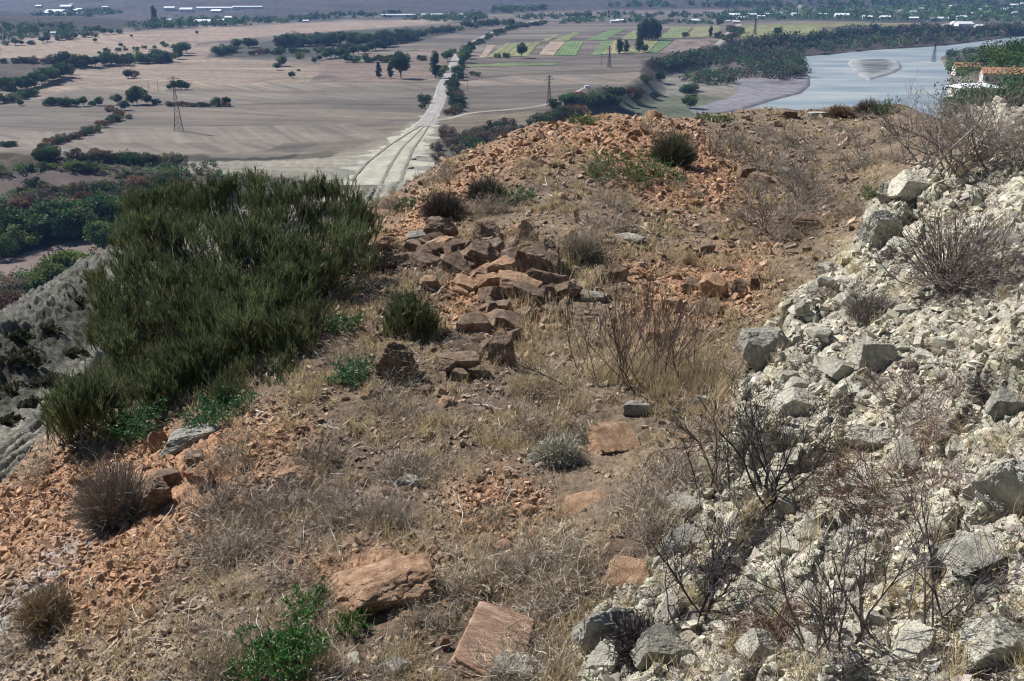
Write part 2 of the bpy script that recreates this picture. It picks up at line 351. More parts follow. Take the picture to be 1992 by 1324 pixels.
rpoly = [tuple(at(*e)[:2]) for e in redge]
tracks = [tuple(at(*e)[:2]) for e in [(-200,1100,17),(0,905,25),(150,800,31),(400,560,55),(600,430,85),(715,385,120),(750,330,270),(790,285,480),(815,248,690),(830,236,760)]]
def _rz(x, y): return H - np.exp(_r(x / y * 2.2, np.log(y)))
def ridge_h(x, y, z=None):
    d = pdist(x, y, rpoly); dd = np.maximum(d, 0)
    z = _rz(x, y) if z is None else z
    z = z - .75 * dd - .6 * np.maximum(y - 190, 0)
    n = 1 - sm(0, 1, dd / 30)
    td = ldist(x, y, tracks) / y; g = 0
    for k, w, a in ((-.055, .006, .010), (-.03, .004, .012), (-.012, .004, .009), (.008, .005, .012), (.03, .004, .008), (.05, .005, .010), (.0, .0028, .03), (-.043, .0022, .022)):
        g = g - a * np.exp(-((td * 1.3 - k + .006 * fbm(np.log(y) * 9, td * 3, 77, 2)) / w) ** 2)
    s = np.sqrt(y / 40)
    r = s * (.30 * fbm(x / s / 5, y / s / 5, 81, 4) + .15 * (blocks(x / s / .9, y / s / .9, 83)[0] - .5) + .13 * (blocks(x / s / .35, y / s / .35, 84)[0] - .5) + .07 * (blocks(x / s / .14, y / s / .14, 86)[0] - .5) - .22 * np.abs(fbm(x / s / .7, y / s / 2.4, 88, 3)) - .28 * np.abs(fbm(x / s / 1.5, y / s / 3.2, 85, 4)))
    tr = (1 - sm(.07, .11, np.abs(td))) * sm(4, 0, dd); return z + np.minimum(y, 60) * g * tr * .8 + r * (1 - .6 * tr) * 1.5, tr, dd
NR, NC = 900, 1000
ru = np.linspace(-1.25, .2, NC); rv = np.linspace(math.log(11), math.log(330), NR)
RV, RU = np.meshgrid(rv, ru, indexing='ij'); RY = np.exp(RV); RX = RU * RY
RZ, rtr, rdd = ridge_h(RX, RY, coarse(_rz, ru, rv))
vg = sm(.0, .35, fbm(RX / RY * 22, RV * 16, 91, 4)) * (1 - rtr * .85)
Cr = c_(.27, .265, .235) * (1 + .2 * fbm(RX / RY * 60, RV * 40, 93, 3))[..., None]
Cr = Cr * (1 - rtr[..., None] * .6) + c_(.43, .41, .34) * rtr[..., None] * .6
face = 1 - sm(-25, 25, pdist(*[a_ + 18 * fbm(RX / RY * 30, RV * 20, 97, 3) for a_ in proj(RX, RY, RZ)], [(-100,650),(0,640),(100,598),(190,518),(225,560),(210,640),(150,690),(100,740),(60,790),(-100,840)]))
face = face * (.72 + .28 * sm(-.2, .2, fbm(RX / RY * 70, RV * 45, 98, 3))); Cr = Cr * (1 - .9 * face[..., None]) + c_(.10, .10, .078) * .9 * face[..., None]  # self-shade of the ridge face painted into its grey-green scrub colour
td_ = ldist(RX, RY, tracks) / RY; st_ = fbm(td_ * 95, RV * 5, 95, 4)
Cr *= (1 + .55 * st_ * rtr)[..., None] * (1 + .25 * fbm(RX / RY * 160, RV * 110, 96, 3))[..., None]
Cr = Cr * (1 - vg[..., None] * .7) + c_(.13, .125, .09) * vg[..., None] * .7
Cr = Cr * .68
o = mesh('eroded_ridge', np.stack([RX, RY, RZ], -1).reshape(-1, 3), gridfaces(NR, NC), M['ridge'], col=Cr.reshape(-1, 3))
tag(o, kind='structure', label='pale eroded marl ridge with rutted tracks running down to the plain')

if 0: print('T', round(time.time()-_T0,1))
# ------------------------------------------------------------------ plain, flood plain, far hills
w2 = lambda pts, z: [tuple(atz(a, b, z)[:2]) for a, b in pts]
FLOOD = w2([(1040,232),(1130,192),(1225,168),(1262,148),(1255,118),(1330,108),(1430,79),(1500,72),(1585,68),(1650,56),(1780,51),(1860,53),(2100,48),(2800,44),(2800,420),(1040,420)], 0)
WATER = w2([(1380,230),(1450,212),(1500,196),(1556,182),(1574,168),(1576,150),(1562,138),(1566,124),(1556,110),(1610,106),(1700,97),(1800,91),(1860,86),(1920,78),(2000,69),(2150,62),(2150,70),(2000,82),(1900,92),(1850,100),(1830,112),(1850,150),(1830,240),(1700,300),(1380,300)], -20)
TERR = w2([(1665,250),(1712,205),(1762,160),(1782,124),(1840,107),(1905,97),(2050,85),(2700,78),(2700,420),(1690,420)], 55)
ISLAND = w2([(1650,124),(1656,117),(1700,116),(1744,117),(1752,126),(1752,134),(1738,142),(1712,150),(1690,156),(1678,150),(1662,138)], -20)
HILLS = [(60,62,260,14),(-150,75,300,20),(180,50,300,10),(110,135,60,7),(20,133,70,8),(-60,160,80,10),(265,14,330,26),(330,16,260,20),(100,350,45,7),(-20,355,55,9),
         (600,22,400,12),(760,22,400,12),(480,26,300,8),(1120,232,30,5),(1200,180,30,6),(1360,135,45,7),(1330,150,40,5),(1440,105,60,4)]
hp = []
for a, b, w, h_ in HILLS:
    q = atz(a, b, 0); hp.append((q[0], q[1], w, h_))
def plain_h(x, y):
    x = np.asarray(x, float); y = np.asarray(y, float)
    z = 1.2 * fbm(x / 180, y / 180, 101, 3)
    fl = 1 - sm(-24, 8, pdist(x, y, FLOOD)); z = z * (1 - fl) - 18 * fl + fl * 1.0 * fbm(x / 60, y / 60, 103, 3)
    wd = pdist(x, y, WATER); isl = pdist(x, y, ISLAND); wt = (1 - sm(-8, 5, wd)) * sm(-3, 6, isl)
    z = np.where(wt > 0, z * (1 - wt) - 23.0 * wt, z); z = np.where(isl < 6, np.maximum(z, -20 + .6 * np.clip(-isl / 8, -1, 1.5)), z)
    for hx, hy, w, h_ in hp:
        dd = ((x - hx) / (w * 1.3)) ** 2 + ((y - hy) / w) ** 2
        z = z + h_ * np.exp(-dd) * (1 + .3 * fbm(x / w * 2, y / w * 2, 107, 3))
    te = 1 - sm(-30, 12, pdist(x, y, TERR)); z = np.maximum(z, te * (55 + 4 * fbm(x / 40, y / 40, 109, 4)) + (1 - te) * -30)
    ft = sm(2700, 4600, y + 500 * fbm(x / 900, y / 900, 111, 3)); z = z + ft * (18 + 42 * np.maximum(0, fbm(x / 700, y / 500, 113, 4) + .25))
    z = z + sm(4700, 8500, y) * (230 + 120 * fbm(x / 1500, y / 1500, 115, 4))
    left = sm(-200, -900, x + .08 * y) * sm(1900, 3200, y); z = z + left * 22 * np.maximum(0, fbm(x / 350, y / 300, 117, 4) + .2)
    return z
NP, NQ = 900, 1300
pu = np.linspace(-1.0, .95, NQ); pv = np.r_[np.geomspace(140, 2600, 640), np.geomspace(2620, 10500, 260)]
PY, PU = np.meshgrid(pv, pu, indexing='ij'); PX = PU * PY
PZ = plain_h(PX, PY)
ppx, ppy = proj(PX, PY, PZ)
wpx = ppx + 7 * fbm(ppx / 30, ppy / 9, 121, 4); wpy = ppy + 2.2 * fbm(ppx / 30, ppy / 9, 123, 4) * sm(0, 200, ppy) * 2
Cp = np.zeros(PZ.shape + (3,)); Cp[:] = c_(.255, .215, .172)
_, pid, _ = blocks((PX + .35 * PY) / 240, (PY - .12 * PX) / 75, 161); Cp *= (.76 + .46 * pid)[..., None]
def paint(poly, col, soft=2.0, k=1.0, var=0.0, s=0):
    pa = np.array(poly, float); mn = pa.min(0) - soft; mx = pa.max(0) + soft
    I = np.nonzero((wpx > mn[0]) & (wpx < mx[0]) & (wpy > mn[1]) & (wpy < mx[1]))
    t = (1 - sm(-soft, soft, pdist(wpx[I], wpy[I], poly))) * k
    cc = np.array(col) * (1 + var * fbm(ppx[I] / 12, ppy[I] / 4, 130 + s, 4))[..., None]
    Cp[I] = Cp[I] * (1 - t[..., None]) + cc * t[..., None]
str_ = sm(-.1, .5, fbm(PX / 260, PY / 60, 141, 4)); Cp = Cp * (1 - .45 * str_[..., None]) + c_(.4, .32, .24) * .45 * str_[..., None]
PAINTS = [
 ([(-800,60),(400,45),(800,28),(1100,20),(2800,8),(2800,-60),(-800,-60)], (.12,.11,.11), 5, .8, .6),
 ([(-800,70),(170,62),(330,45),(0,20),(-800,20)], (.085,.075,.065), 3, .95, .5),
 ([(260,60),(330,52),(420,42),(640,40),(700,34),(380,30),(260,44)], (.08,.10,.06), 2, .8, .3),
 ([(0,80),(170,66),(330,58),(640,42),(900,36),(870,44),(560,66),(380,84),(380,98),(180,112),(0,112)], (.42,.33,.25), 2, .9, .15),
 ([(90,130),(200,125),(330,115),(385,88),(430,82),(400,112),(560,120),(640,128),(600,160),(420,168),(300,175),(160,170),(30,200)], (.39,.31,.235), 3, .8, .18),
 ([(-300,120),(110,116),(140,130),(60,150),(-300,175)], (.16,.13,.10), 2, .8, .3),
 ([(410,112),(430,92),(520,80),(640,62),(800,52),(890,48),(900,60),(820,78),(720,92),(620,112)], (.13,.12,.09), 2, .85, .4),
 ([(620,118),(720,104),(850,95),(875,110),(850,155),(700,160),(620,140)], (.34,.26,.20), 2, .6, .15),
 ([(0,296),(60,300),(200,308),(400,300),(440,318),(700,322),(660,420),(320,480),(180,500),(0,640),(-400,800),(-400,280)], (.15,.125,.085), 3, .95, .5),
 ([(-60,512),(60,490),(165,463),(200,470),(196,492),(120,505),(30,545),(-60,560)], (.3,.235,.20), 3, 1, .1),
 ([(-60,360),(0,340),(90,329),(150,332),(215,352),(170,352),(90,368),(-60,400)], (.22,.175,.15), 2, .9, .15),
 ([(330,316),(440,310),(600,309),(690,288),(760,262),(800,236),(850,236),(860,262),(740,345),(560,345),(400,338),(330,330)], (.40,.355,.28), 4, .9, .3),
 ([(560,352),(640,330),(720,300),(775,268),(806,246),(825,238),(846,240),(850,262),(846,300),(850,352)], (.37,.34,.275), 3, .95, .3),
 ([(855,262),(900,262),(940,300),(880,352),(850,352)], (.20,.19,.14), 3, .8, .5),
 ([(370,309),(520,306),(640,294),(660,297),(640,306),(520,311),(400,314)], (.10,.085,.065), 1, .9, .4),
 ([(630,270),(800,230),(780,262),(690,300),(560,312)], (.32,.27,.2), 3, .5, .2),
 ([(860,226),(1060,214),(1150,196),(1180,230),(1020,258),(850,270)], (.30,.245,.175), 3, .7, .2),
 ([(1240,150),(1262,112),(1330,107),(1440,78),(1500,71),(1610,70),(1650,56),(1850,50),(2100,50),(2100,78),(1900,84),(1600,110),(1570,112),(1440,120),(1330,128),(1290,160)], (.15,.12,.09), 2, .95, .45),
 ([(1140,205),(1230,165),(1260,160),(1330,178),(1400,190),(1440,215),(1300,240),(1140,240)], (.19,.20,.13), 4, .8, .35),
 ([(1240,175),(1300,150),(1400,150),(1450,165),(1400,182),(1300,186)], (.33,.30,.25), 4, .8, .2),
 ([(1430,152),(1560,148),(1582,150),(1580,170),(1560,184),(1500,198),(1440,216),(1360,222),(1330,212),(1420,190),(1440,170)], (.34,.31,.30), 2, .9, .2),
 ([(1480,160),(1520,154),(1562,160),(1520,166)], (.22,.18,.15), 2, .6, .2),
 ([(1650,100),(1750,100),(1790,160),(1690,170),(1620,140)], (.42,.40,.38), 2, .9, .12),
 ([(1380,30),(1420,20),(1560,16),(1800,10),(2100,4),(2100,48),(1840,44),(1780,44),(1640,41),(1540,38),(1400,40)], (.10,.12,.08), 3, .85, .4),
 ([(1430,50),(1560,44),(1700,44),(1810,48),(1700,50),(1600,52),(1590,66),(1500,70),(1435,74)], (.33,.30,.15), 1.5, .8, .15),
 ([(1800,38),(1992,32),(2100,32),(2100,48),(1860,50)], (.24,.21,.17), 2, .7, .3),
 ([(1000,24),(1992,12),(2100,12),(2100,20),(1380,30),(1000,36)], (.33,.27,.24), 2, .6, .15),
]
for i, (p, c, s, k, v) in enumerate(PAINTS): paint(p, c, s, k, v, i)
idd = pdist(PX, PY, ISLAND); isl_ = 1 - sm(-4, 2, idd); Cp = Cp * (1 - isl_[..., None]) + (c_(.42, .40, .36) * (1 - .55 * sm(-6, -22, idd) * (.45 + .55 * sm(-.1, .3, fbm(PX / 70, PY / 22, 159, 4))))[..., None]) * isl_[..., None]
te_ = sm(-.3, 1, (PZ - 20) / 20) * (PX > 80) * (PY < 1100); scr = sm(-.1, .4, fbm(PX / 18, PY / 18, 151, 4))
Cp = np.where(te_[..., None] > .01, Cp * (1 - te_[..., None]) + te_[..., None] * (c_(.30, .27, .22) * (1 - scr[..., None] * .6) + c_(.13, .13, .08) * scr[..., None] * .6), Cp)
an_ = pid * 2.4 - 1.2; Cp *= (1 + .17 * noise((PX * np.sin(an_) + PY * np.cos(an_)) / 5.5, (PX * np.cos(an_) - PY * np.sin(an_)) / 90, 171) * sm(2600, 900, PY) + .15 * noise((PX * np.sin(an_) + PY * np.cos(an_)) / 16, (PX * np.cos(an_) - PY * np.sin(an_)) / 220, 173))[..., None]
Cp = np.array([.25, .21, .17]) * (np.maximum(Cp, .01) / np.array([.25, .21, .17])) ** 1.6 * np.array([.445, .445, .455])
Cp *= (1 + .16 * fbm(PX / 7, PY / 12, 155, 4) + .14 * fbm(PX / 70, PY / 9, 157, 4) + .10 * fbm(PX / 30, PY / 30, 158, 4))[..., None]
o = mesh('plain', np.stack([PX, PY, PZ], -1).reshape(-1, 3), gridfaces(NP, NQ), M['plain'], col=Cp.reshape(-1, 3))
tag(o, kind='structure', label='flat valley plain of dry ploughed fields with low hills beyond')
pys = np.geomspace(145, 9000, 1500)
def ph(x, y):
    x = np.asarray(x, float); y = np.asarray(y, float)
    a = np.clip(np.interp(y, pv, np.arange(NP)), 0, NP - 1.001); b = np.clip((x / y - pu[0]) / (pu[1] - pu[0]), 0, NQ - 1.001)
    i = a.astype(int); j = b.astype(int); a = a - i; b = b - j
    return PZ[i, j] * (1 - a) * (1 - b) + PZ[i + 1, j] * a * (1 - b) + PZ[i, j + 1] * (1 - a) * b + PZ[i + 1, j + 1] * a * b
def hitp(px, py):
    return hit(px, py, pys, ph)
if 0: print('T', round(time.time()-_T0,1))
# river
m = bpy.data.materials.new('river_water'); m.use_nodes = True; n = m.node_tree.nodes; l = m.node_tree.links; b = n['Principled BSDF']
tc = n.new('ShaderNodeTexCoord'); mp = n.new('ShaderNodeMapping'); mp.inputs['Scale'].default_value = (.4, 1, 1); nz = n.new('ShaderNodeTexNoise'); nz.inputs['Scale'].default_value = .018; nz.inputs['Detail'].default_value = 6
cr = n.new('ShaderNodeValToRGB'); cr.color_ramp.elements[0].position = .38; cr.color_ramp.elements[1].position = .68
cr.color_ramp.elements[0].color = (.18, .225, .25, 1); cr.color_ramp.elements[1].color = (.36, .38, .355, 1)
l.new(tc.outputs['Object'], mp.inputs[0]); l.new(mp.outputs[0], nz.inputs['Vector']); l.new(nz.outputs[0], cr.inputs[0]); l.new(cr.outputs[0], b.inputs['Base Color'])
b.inputs['Roughness'].default_value = .45; b.inputs['Specular IOR Level'].default_value = .5
n2 = n.new('ShaderNodeTexNoise'); n2.inputs['Scale'].default_value = .35; n2.inputs['Detail'].default_value = 4; bp = n.new('ShaderNodeBump'); bp.inputs['Strength'].default_value = .5; bp.inputs['Distance'].default_value = .35
l.new(tc.outputs['Object'], n2.inputs['Vector']); l.new(n2.outputs[0], bp.inputs['Height']); l.new(bp.outputs[0], b.inputs['Normal'])
wx0, wx1, wy0, wy1 = 60, 2600, 500, 5000
o = mesh('river', [(wx0, wy0, -20), (wx1, wy0, -20), (wx1, wy1, -20), (wx0, wy1, -20)], np.array([[0, 1, 2, 3]]), m, smooth=False)
tag(o, kind='structure', label='broad pale blue river with a gravel island')
# gravel road and tracks
def strip(name, pts, widths, col, lift, label, jit=.12, seed=0):
    p = np.array([atz(a, b, 0)[:2] for a, b in pts]); w = np.array(widths, float)
    s = np.r_[0, np.cumsum(np.linalg.norm(np.diff(p, axis=0), axis=1))]; n = int(s[-1] / 6) + 2; t = np.linspace(0, s[-1], n)
    x = np.interp(t, s, p[:, 0]); y = np.interp(t, s, p[:, 1])
    for _ in range(6): x[1:-1] = (x[:-2] + x[2:] + 2 * x[1:-1]) / 4; y[1:-1] = (y[:-2] + y[2:] + 2 * y[1:-1]) / 4
    ww = np.interp(t, s, w); tx = np.gradient(x); ty = np.gradient(y); L = np.hypot(tx, ty); nx, ny = -ty / L, tx / L
    rows = []; cols = []
    for j, k in enumerate(np.linspace(-1, 1, 9)):
        e = ww * (k + (jit * fbm(t / 14, np.full(n, k * 3.), 201 + seed + j, 3) * 2 if abs(k) > .9 else 0))
        X = x + nx * e; Y = y + ny * e; rows.append(np.stack([X, Y, plain_h(X, Y) + lift * (1.0 if abs(k) < .9 else .3)], -1))
        rut = .86 if j in (2, 6) else (.95 if j == 4 else 1.0)
        cols.append(np.array(col) * .66 * rut * (1 + .4 * fbm(t / 18, np.full(n, j * 1.7), 215 + seed, 3))[:, None])
    V = np.stack(rows, 1).reshape(-1, 3); Cc = np.stack(cols, 1).reshape(-1, 3)
    o = mesh(name, V, gridfaces(n, 9)[:, ::-1], M['road'], col=Cc); return tag(o, kind='structure', label=label)
strip('road', [(822,246),(832,236),(842,218),(853,198),(858,182),(861,165),(868,152),(876,140),(881,125),(888,110),(896,99),(908,88),(922,80),(940,72),(958,64),(975,57),(1000,49),(1030,42),(1060,37)],
      [7,7,6,6,6,5.5,5,5,5,5,5,5,5,6,6,6,6,6,6], (.45,.42,.39), .35, 'pale gravel road running straight out across the plain')
strip('side_track', [(838,234),(870,232),(892,224),(915,217),(975,214),(1045,208),(1090,196),(1125,182),(1145,172),(1165,173),(1190,180)], [4,3,2.5,2.5,2.5,2.5,2.5,2.5,3,2.5,2.5], (.45,.40,.34), .3, 'pale dirt track branching off the gravel road', seed=3)
strip('bluff_track', [(1395,88),(1408,76),(1420,62),(1432,52),(1440,46)], [5,5,6,6,6], (.45,.40,.36), .5, 'dirt track climbing the river bluff to the village', seed=5)
strip('village_road', [(1500,44),(1620,43),(1700,45),(1780,46),(1820,52),(1836,48),(1900,34),(1992,30)], [6,6,6,7,7,7,7,7], (.42,.36,.30), .6, 'dusty road along the top of the river bluff', seed=6)
strip('field_track', [(1400,24),(1480,30),(1530,24),(1560,18)], [8,8,8,8], (.40,.34,.30), .6, 'dusty track through the far village', seed=8)
strip('dirt_track', [(846,214),(838,228),(824,244),(802,266),(778,294),(758,325),(738,358)], [4, 6, 9, 12, 15, 18, 20], (.53, .495, .40), .12, 'broad pale rough track where the gravel road meets the hill foot', jit=.9, seed=31)
for k_, pt_ in enumerate([[(831,240),(806,264),(778,292),(757,325),(738,362)],[(836,242),(822,264),(802,292),(788,325),(776,362)],[(824,242),(786,264),(748,290),(712,318),(684,350)]]):
    strip('wheel_rut', pt_, [.5, .7, .9, 1.0, 1.1], (.30, .28, .225), .3 + .06 * k_, 'dark wheel rut in the broad pale track', jit=1.2, seed=40 + k_)
# crop plots
PLOTS = [
 ('dull stubble plot beside the gravel road', (.25,.19,.16), [(908,113),(935,88),(947,88),(930,113)]),
 ('narrow tan plot between grey soil and green crop', (.42,.32,.23), [(931,113),(948,88),(964,88),(946,112)]),
 ('yellow-green plot with darker green stripes', (.24,.26,.09), [(947,112),(985,84),(1052,81),(1028,109)]),
 ('peach stubble plot between grey and green plots', (.45,.34,.24), [(1048,107),(1070,81),(1100,81),(1077,107)]),
 ('bright green plot beside the peach stubble', (.13,.24,.07), [(1079,108),(1101,81),(1136,80),(1120,108)]),
 ('green plot between two grey plots', (.14,.25,.08), [(1150,107),(1172,80),(1197,79),(1180,106)]),
 ('pale straw plot with poplars at its edge', (.44,.37,.2), [(1172,105),(1192,79),(1213,79),(1213,104)]),
 ('yellow-green plot crossed by thin green lines', (.26,.27,.1), [(1215,104),(1243,79),(1283,77),(1258,104)]),
 ('dark green strip under the poplar clump', (.12,.22,.07), [(1261,104),(1286,76),(1312,76),(1277,105)]),
 ('small yellow-green strip beyond the tan plot', (.27,.27,.1), [(1052,80),(1078,68),(1086,69),(1064,81)]),
 ('green and yellow striped plot beyond the peach stubble', (.22,.26,.09), [(1075,80),(1115,63),(1129,64),(1104,80)]),
 ('long green diagonal strip in the upper row', (.13,.23,.07), [(1140,79),(1190,56),(1219,55),(1176,79)]),
 ('light green plot left of the poplar clump', (.23,.27,.1), [(1207,76),(1232,59),(1247,59),(1240,76)]),
 ('green plot right of the poplar clump', (.2,.26,.09), [(1282,74),(1308,53),(1348,52),(1326,74)]),
 ('pale green plot beyond the poplar clump', (.28,.27,.12), [(1352,52),(1402,50),(1395,70),(1334,74)]),
 ('long thin green strip across the bare field', (.15,.22,.07), [(905,131),(1080,126),(1086,122),(1000,122),(912,127)]),
 ('narrow green plot left of the gravel road', (.17,.22,.08), [(692,119),(800,95),(815,94),(740,112),(712,119)]),
 ('green plot on the bluff top near the village', (.26,.28,.1), [(1437,71),(1440,52),(1560,49),(1590,53),(1588,65),(1500,68)]),
 ('plum coloured bare plot right of the green strip', (.23,.18,.155), [(1280,105),(1316,76),(1372,76),(1385,86),(1330,103)]),
]
for i, (lab, col, poly) in enumerate(PLOTS):
    p = np.array([atz(a, b, 0)[:2] for a, b in poly]); mn = p.min(0); mx = p.max(0); nx = ny = 46
    # clip a fine sheet to the plot outline by projecting its corners bilinearly
    if len(p) == 4:
        s = np.linspace(0, 1, 40); S, T = np.meshgrid(s, s, indexing='ij')
        Pp = (1 - S)[..., None] * ((1 - T)[..., None] * p[0] + T[..., None] * p[3]) + S[..., None] * ((1 - T)[..., None] * p[1] + T[..., None] * p[2])
        nr = nc = 40; X, Y = Pp[..., 0], Pp[..., 1]
    else:
        c0 = p.mean(0); s = np.linspace(0, 1, 12); k = len(p); e = np.concatenate([p[j] + (p[(j + 1) % k] - p[j]) * np.linspace(0, 1, 12, endpoint=False)[:, None] for j in range(k)] + [p[:1]])
        Pp = c0 + (e[None] - c0) * s[:, None, None]; nr, nc = Pp.shape[:2]; X, Y = Pp[..., 0], Pp[..., 1]; S = np.zeros(X.shape); T = Y / 40
    X = X + 2.5 * fbm(X / 20, Y / 20, 301 + i, 3); Y = Y + 4 * fbm(X / 20, Y / 20, 303 + i, 3)
    Z = plain_h(X, Y) + .45
    cc = .92 * (np.array(col) * .62 + np.array([.25, .21, .17]) * .14) * (1 + .5 * fbm(X / 25, Y / 60, 305 + i, 4) + .18 * np.sin(T * 30 + 2 * fbm(X / 30, Y / 30, 306)))[..., None]
    o = mesh('crop_field', np.stack([X, Y, Z], -1).reshape(-1, 3), gridfaces(nr, nc), M['crop'], col=cc.reshape(-1, 3))
    tag(o, kind='structure', label=lab)
if 0: print('T', round(time.time()-_T0,1))
# ------------------------------------------------------------------ stones
def ico(sub):
    bm = bmesh.new(); bmesh.ops.create_icosphere(bm, subdivisions=sub, radius=1); bm.verts.ensure_lookup_table()
    V = np.array([v.co[:] for v in bm.verts]); T = np.array([[v.index for v in f.verts] for f in bm.faces]); bm.free(); return V / np.linalg.norm(V, axis=1, keepdims=True), T
ICO = {k: ico(k) for k in (1, 2, 4, 5, 6)}
def n3(V, f, s, o=4): return (fbm(V[:, 0] * f + 7, V[:, 1] * f, s, o) + fbm(V[:, 1] * f, V[:, 2] * f + 3, s + 31, o) + fbm(V[:, 2] * f, V[:, 0] * f + 5, s + 57, o)) / 1.7
def rock_verts(D, seed, style='block', rough=.05, strata=0.0):
    r = np.random.default_rng(seed)
    if style == 'slab': N = [(1, .08, 0), (-1, .1, .05), (0, 1, .05), (.12, -1, 0), (0, 0, 1), (0, 0, -1)]; hs_ = [1, .95, 1, 1, .9, 1]; k = 4; lo = .98
    elif style == 'block': N = [(1, .3, .2), (-1, .2, .3), (.2, 1, .3), (-.3, -1, .2), (.1, -.2, 1), (0, 0, -1)]; hs_ = list(r.uniform(.68, .9, 6)); k = 8; lo = .72
    else: N = []; hs_ = []; k = 26; lo = .78
    N = [np.array(a, float) + r.normal(size=3) * .12 for a in N] + [a for a in r.normal(size=(k, 3))]
    hs_ = hs_ + list(r.uniform(lo, 1.12, k)); R = np.full(len(D), 1.6)
    for a, h_ in zip(N, hs_):
        a = a / np.linalg.norm(a); d = D @ a; R = np.where(d > .05, np.minimum(R, h_ / np.maximum(d, .05)), R)
    V = D * R[:, None]; V = V / np.abs(V).max(0)
    if len(D) > 50:
        V = V * (1 + rough * n3(V, 2.1, seed)[:, None] + rough * .5 * n3(V, 7, seed + 3)[:, None])
        if len(D) > 2000 and rough > .03: V = V * (1 + rough * .45 * (blocks(V[:, 0] * 3.5 + V[:, 2] * 1.5, V[:, 1] * 3.5 - V[:, 2] * 2.2, seed)[0] - .5) + rough * .18 * n3(V, 22, seed + 5))[:, None]
        if strata:
            u = V[:, 2] * strata + .5 * n3(V, 1.5, seed + 9); fr = u - np.floor(u)
            V[:, :2] *= (1 - .085 * sm(0, .16, .16 - np.minimum(fr, 1 - fr)) - .05 * _h(np.floor(u), u * 0, seed))[:, None]
    return V
nrock = 0
def put_rock(px, py, w, h, mt, label, style='block', sub=4, rz=None, tilt=(0, 0), name='rock', group=None, seed=None, sink=.28, depth=.75, thick=None, strata=0, rough=.10, pos=None):
    global nrock; nrock += 1
    seed = nrock * 7 if seed is None else seed; r = random.Random(seed)
    p = hit([px], [py - .12 * h])[0] if pos is None else pos
    if np.isnan(p[0]): return None
    rg_ = np.linalg.norm(p - (0, 0, H)); mw = w * rg_ / F / 2; mh = (h * (.72 if mt in ('marl', 'grey') else .95) if thick is None else thick) * rg_ / F / 2; md = mw * depth
    D, T = ICO[sub]; V = rock_verts(D, seed, style, rough, strata) * [mw, md, mh]
    o = mesh(name, V, T, M[mt], smooth=(sub >= 4))
    if sub >= 4: o.data.set_sharp_from_angle(angle=radians(30))
    rz = r.uniform(-.6, .6) if rz is None else rz
    o.rotation_euler = (radians(tilt[0]), radians(tilt[1]), rz)
    off = md * .55; zz = float(gh(p[0], p[1] + off)); o.location = (p[0], p[1] + off, max(zz, p[2] - .05) + mh * (1 - 2 * sink))
    tag(o, label, name.replace('_', ' '), group); return o
R_ = put_rock
R_(958,1316,150,122,'slab','flat reddish sandstone slab with straight cracks, largest slab near the dry twigs at the bottom','slab',6,rz=-.42,tilt=(20,4),depth=1.05,thick=40,strata=2,rough=.035,sink=-.1)
R_(735,1192,215,100,'orange','large orange-brown rock among grey twigs, above the green leafy plant','slab',6,rz=.28,tilt=(10,-6),depth=.62,thick=80,strata=4)
R_(1140,995,92,40,'orange','flat pinkish square stone lying flush in the soil','slab',5,rz=.05,tilt=(8,0),depth=.95,thick=14)
R_(1192,880,112,60,'orange','cracked orange slab with yellow lichen beside the marl rubble','slab',6,rz=.35,tilt=(14,8),depth=1.0,thick=34,strata=3)
R_(1240,812,62,52,'grey','pale grey-green upright stone standing behind the cracked orange slab','slab',5,rz=.1,tilt=(-30,10),depth=.5)
R_(1303,808,32,30,'grey','small hollowed grey stone just beside the pale upright stone','block',5)
R_(1368,792,36,36,'marl','small whitish lump in the straw above the thorn bush')
R_(1042,898,38,30,'grey','round pale grey stone half buried in grey twigs','bould')
R_(795,948,66,32,'grey','pointed grey stone poking out of the scrub above the gravel patch','block',5)
R_(300,1003,74,84,'brown','blocky brown rock with a dark hollow face on the red scree','block',6,rz=.5,tilt=(8,0),depth=.9,strata=2)
R_(325,948,58,34,'brown','flat brown rock resting against the dark blocky rock','slab',5,rz=.5)
R_(398,958,42,66,'orange','light upright stone split from its smaller neighbour on the red scree','slab',5,rz=-.5,tilt=(30,10))
R_(374,938,26,36,'orange','small thin stone leaning beside the light upright one on the scree','slab',5,rz=-.6,tilt=(28,8))
R_(372,868,128,46,'grey','long flat dark-edged stone just below the green leafy plant','slab',6,rz=.28,tilt=(4,-12),depth=.45,strata=3)
R_(302,885,44,52,'orange','rounded red-brown stone at the end of the long flat stone','bould',5)
R_(160,948,24,20,'brown','lone dark stone on the red scree slope below the eroded ridge')
R_(207,893,16,20,'orange','small pointed orange stone near the edge of the red scree')
R_(375,900,48,22,'brown','flat stone on the scree between the long stone and the split pair','slab',4)
R_(570,955,96,60,'orange','crumbly orange earth lump in the scrub','bould',6,rough=.12,sink=.45)
R_(460,1000,60,34,'orange','low orange lump at the upper edge of the grey scrub','bould',5,sink=.45)
R_(762,748,92,100,'brown','big tilted brown block beside the green leafy plant','block',6,rz=.3,tilt=(20,10),strata=3)
R_(893,736,82,58,'brown','flat-topped brown stone with a deep shadow under its rim','slab',6,rz=.1,tilt=(6,0),depth=.6,thick=30,sink=-.25)
R_(893,742,44,30,'brown','small dark stone propping up the flat-topped stone','block',4)
R_(976,722,56,92,'brown','dark upright pointed rock facing the camera beside the straw tuft','block',6,rz=-.3,tilt=(-6,-8),depth=.6)
R_(730,776,38,26,'brown','small brown stone below the big tilted block')
R_(860,768,20,20,'orange','little cube of orange stone on the bare ground below the flat-topped stone','block',4)
R_(812,485,62,52,'grey','grey crusted boulder on the outer end of the rock pile','block',6,rz=.4)
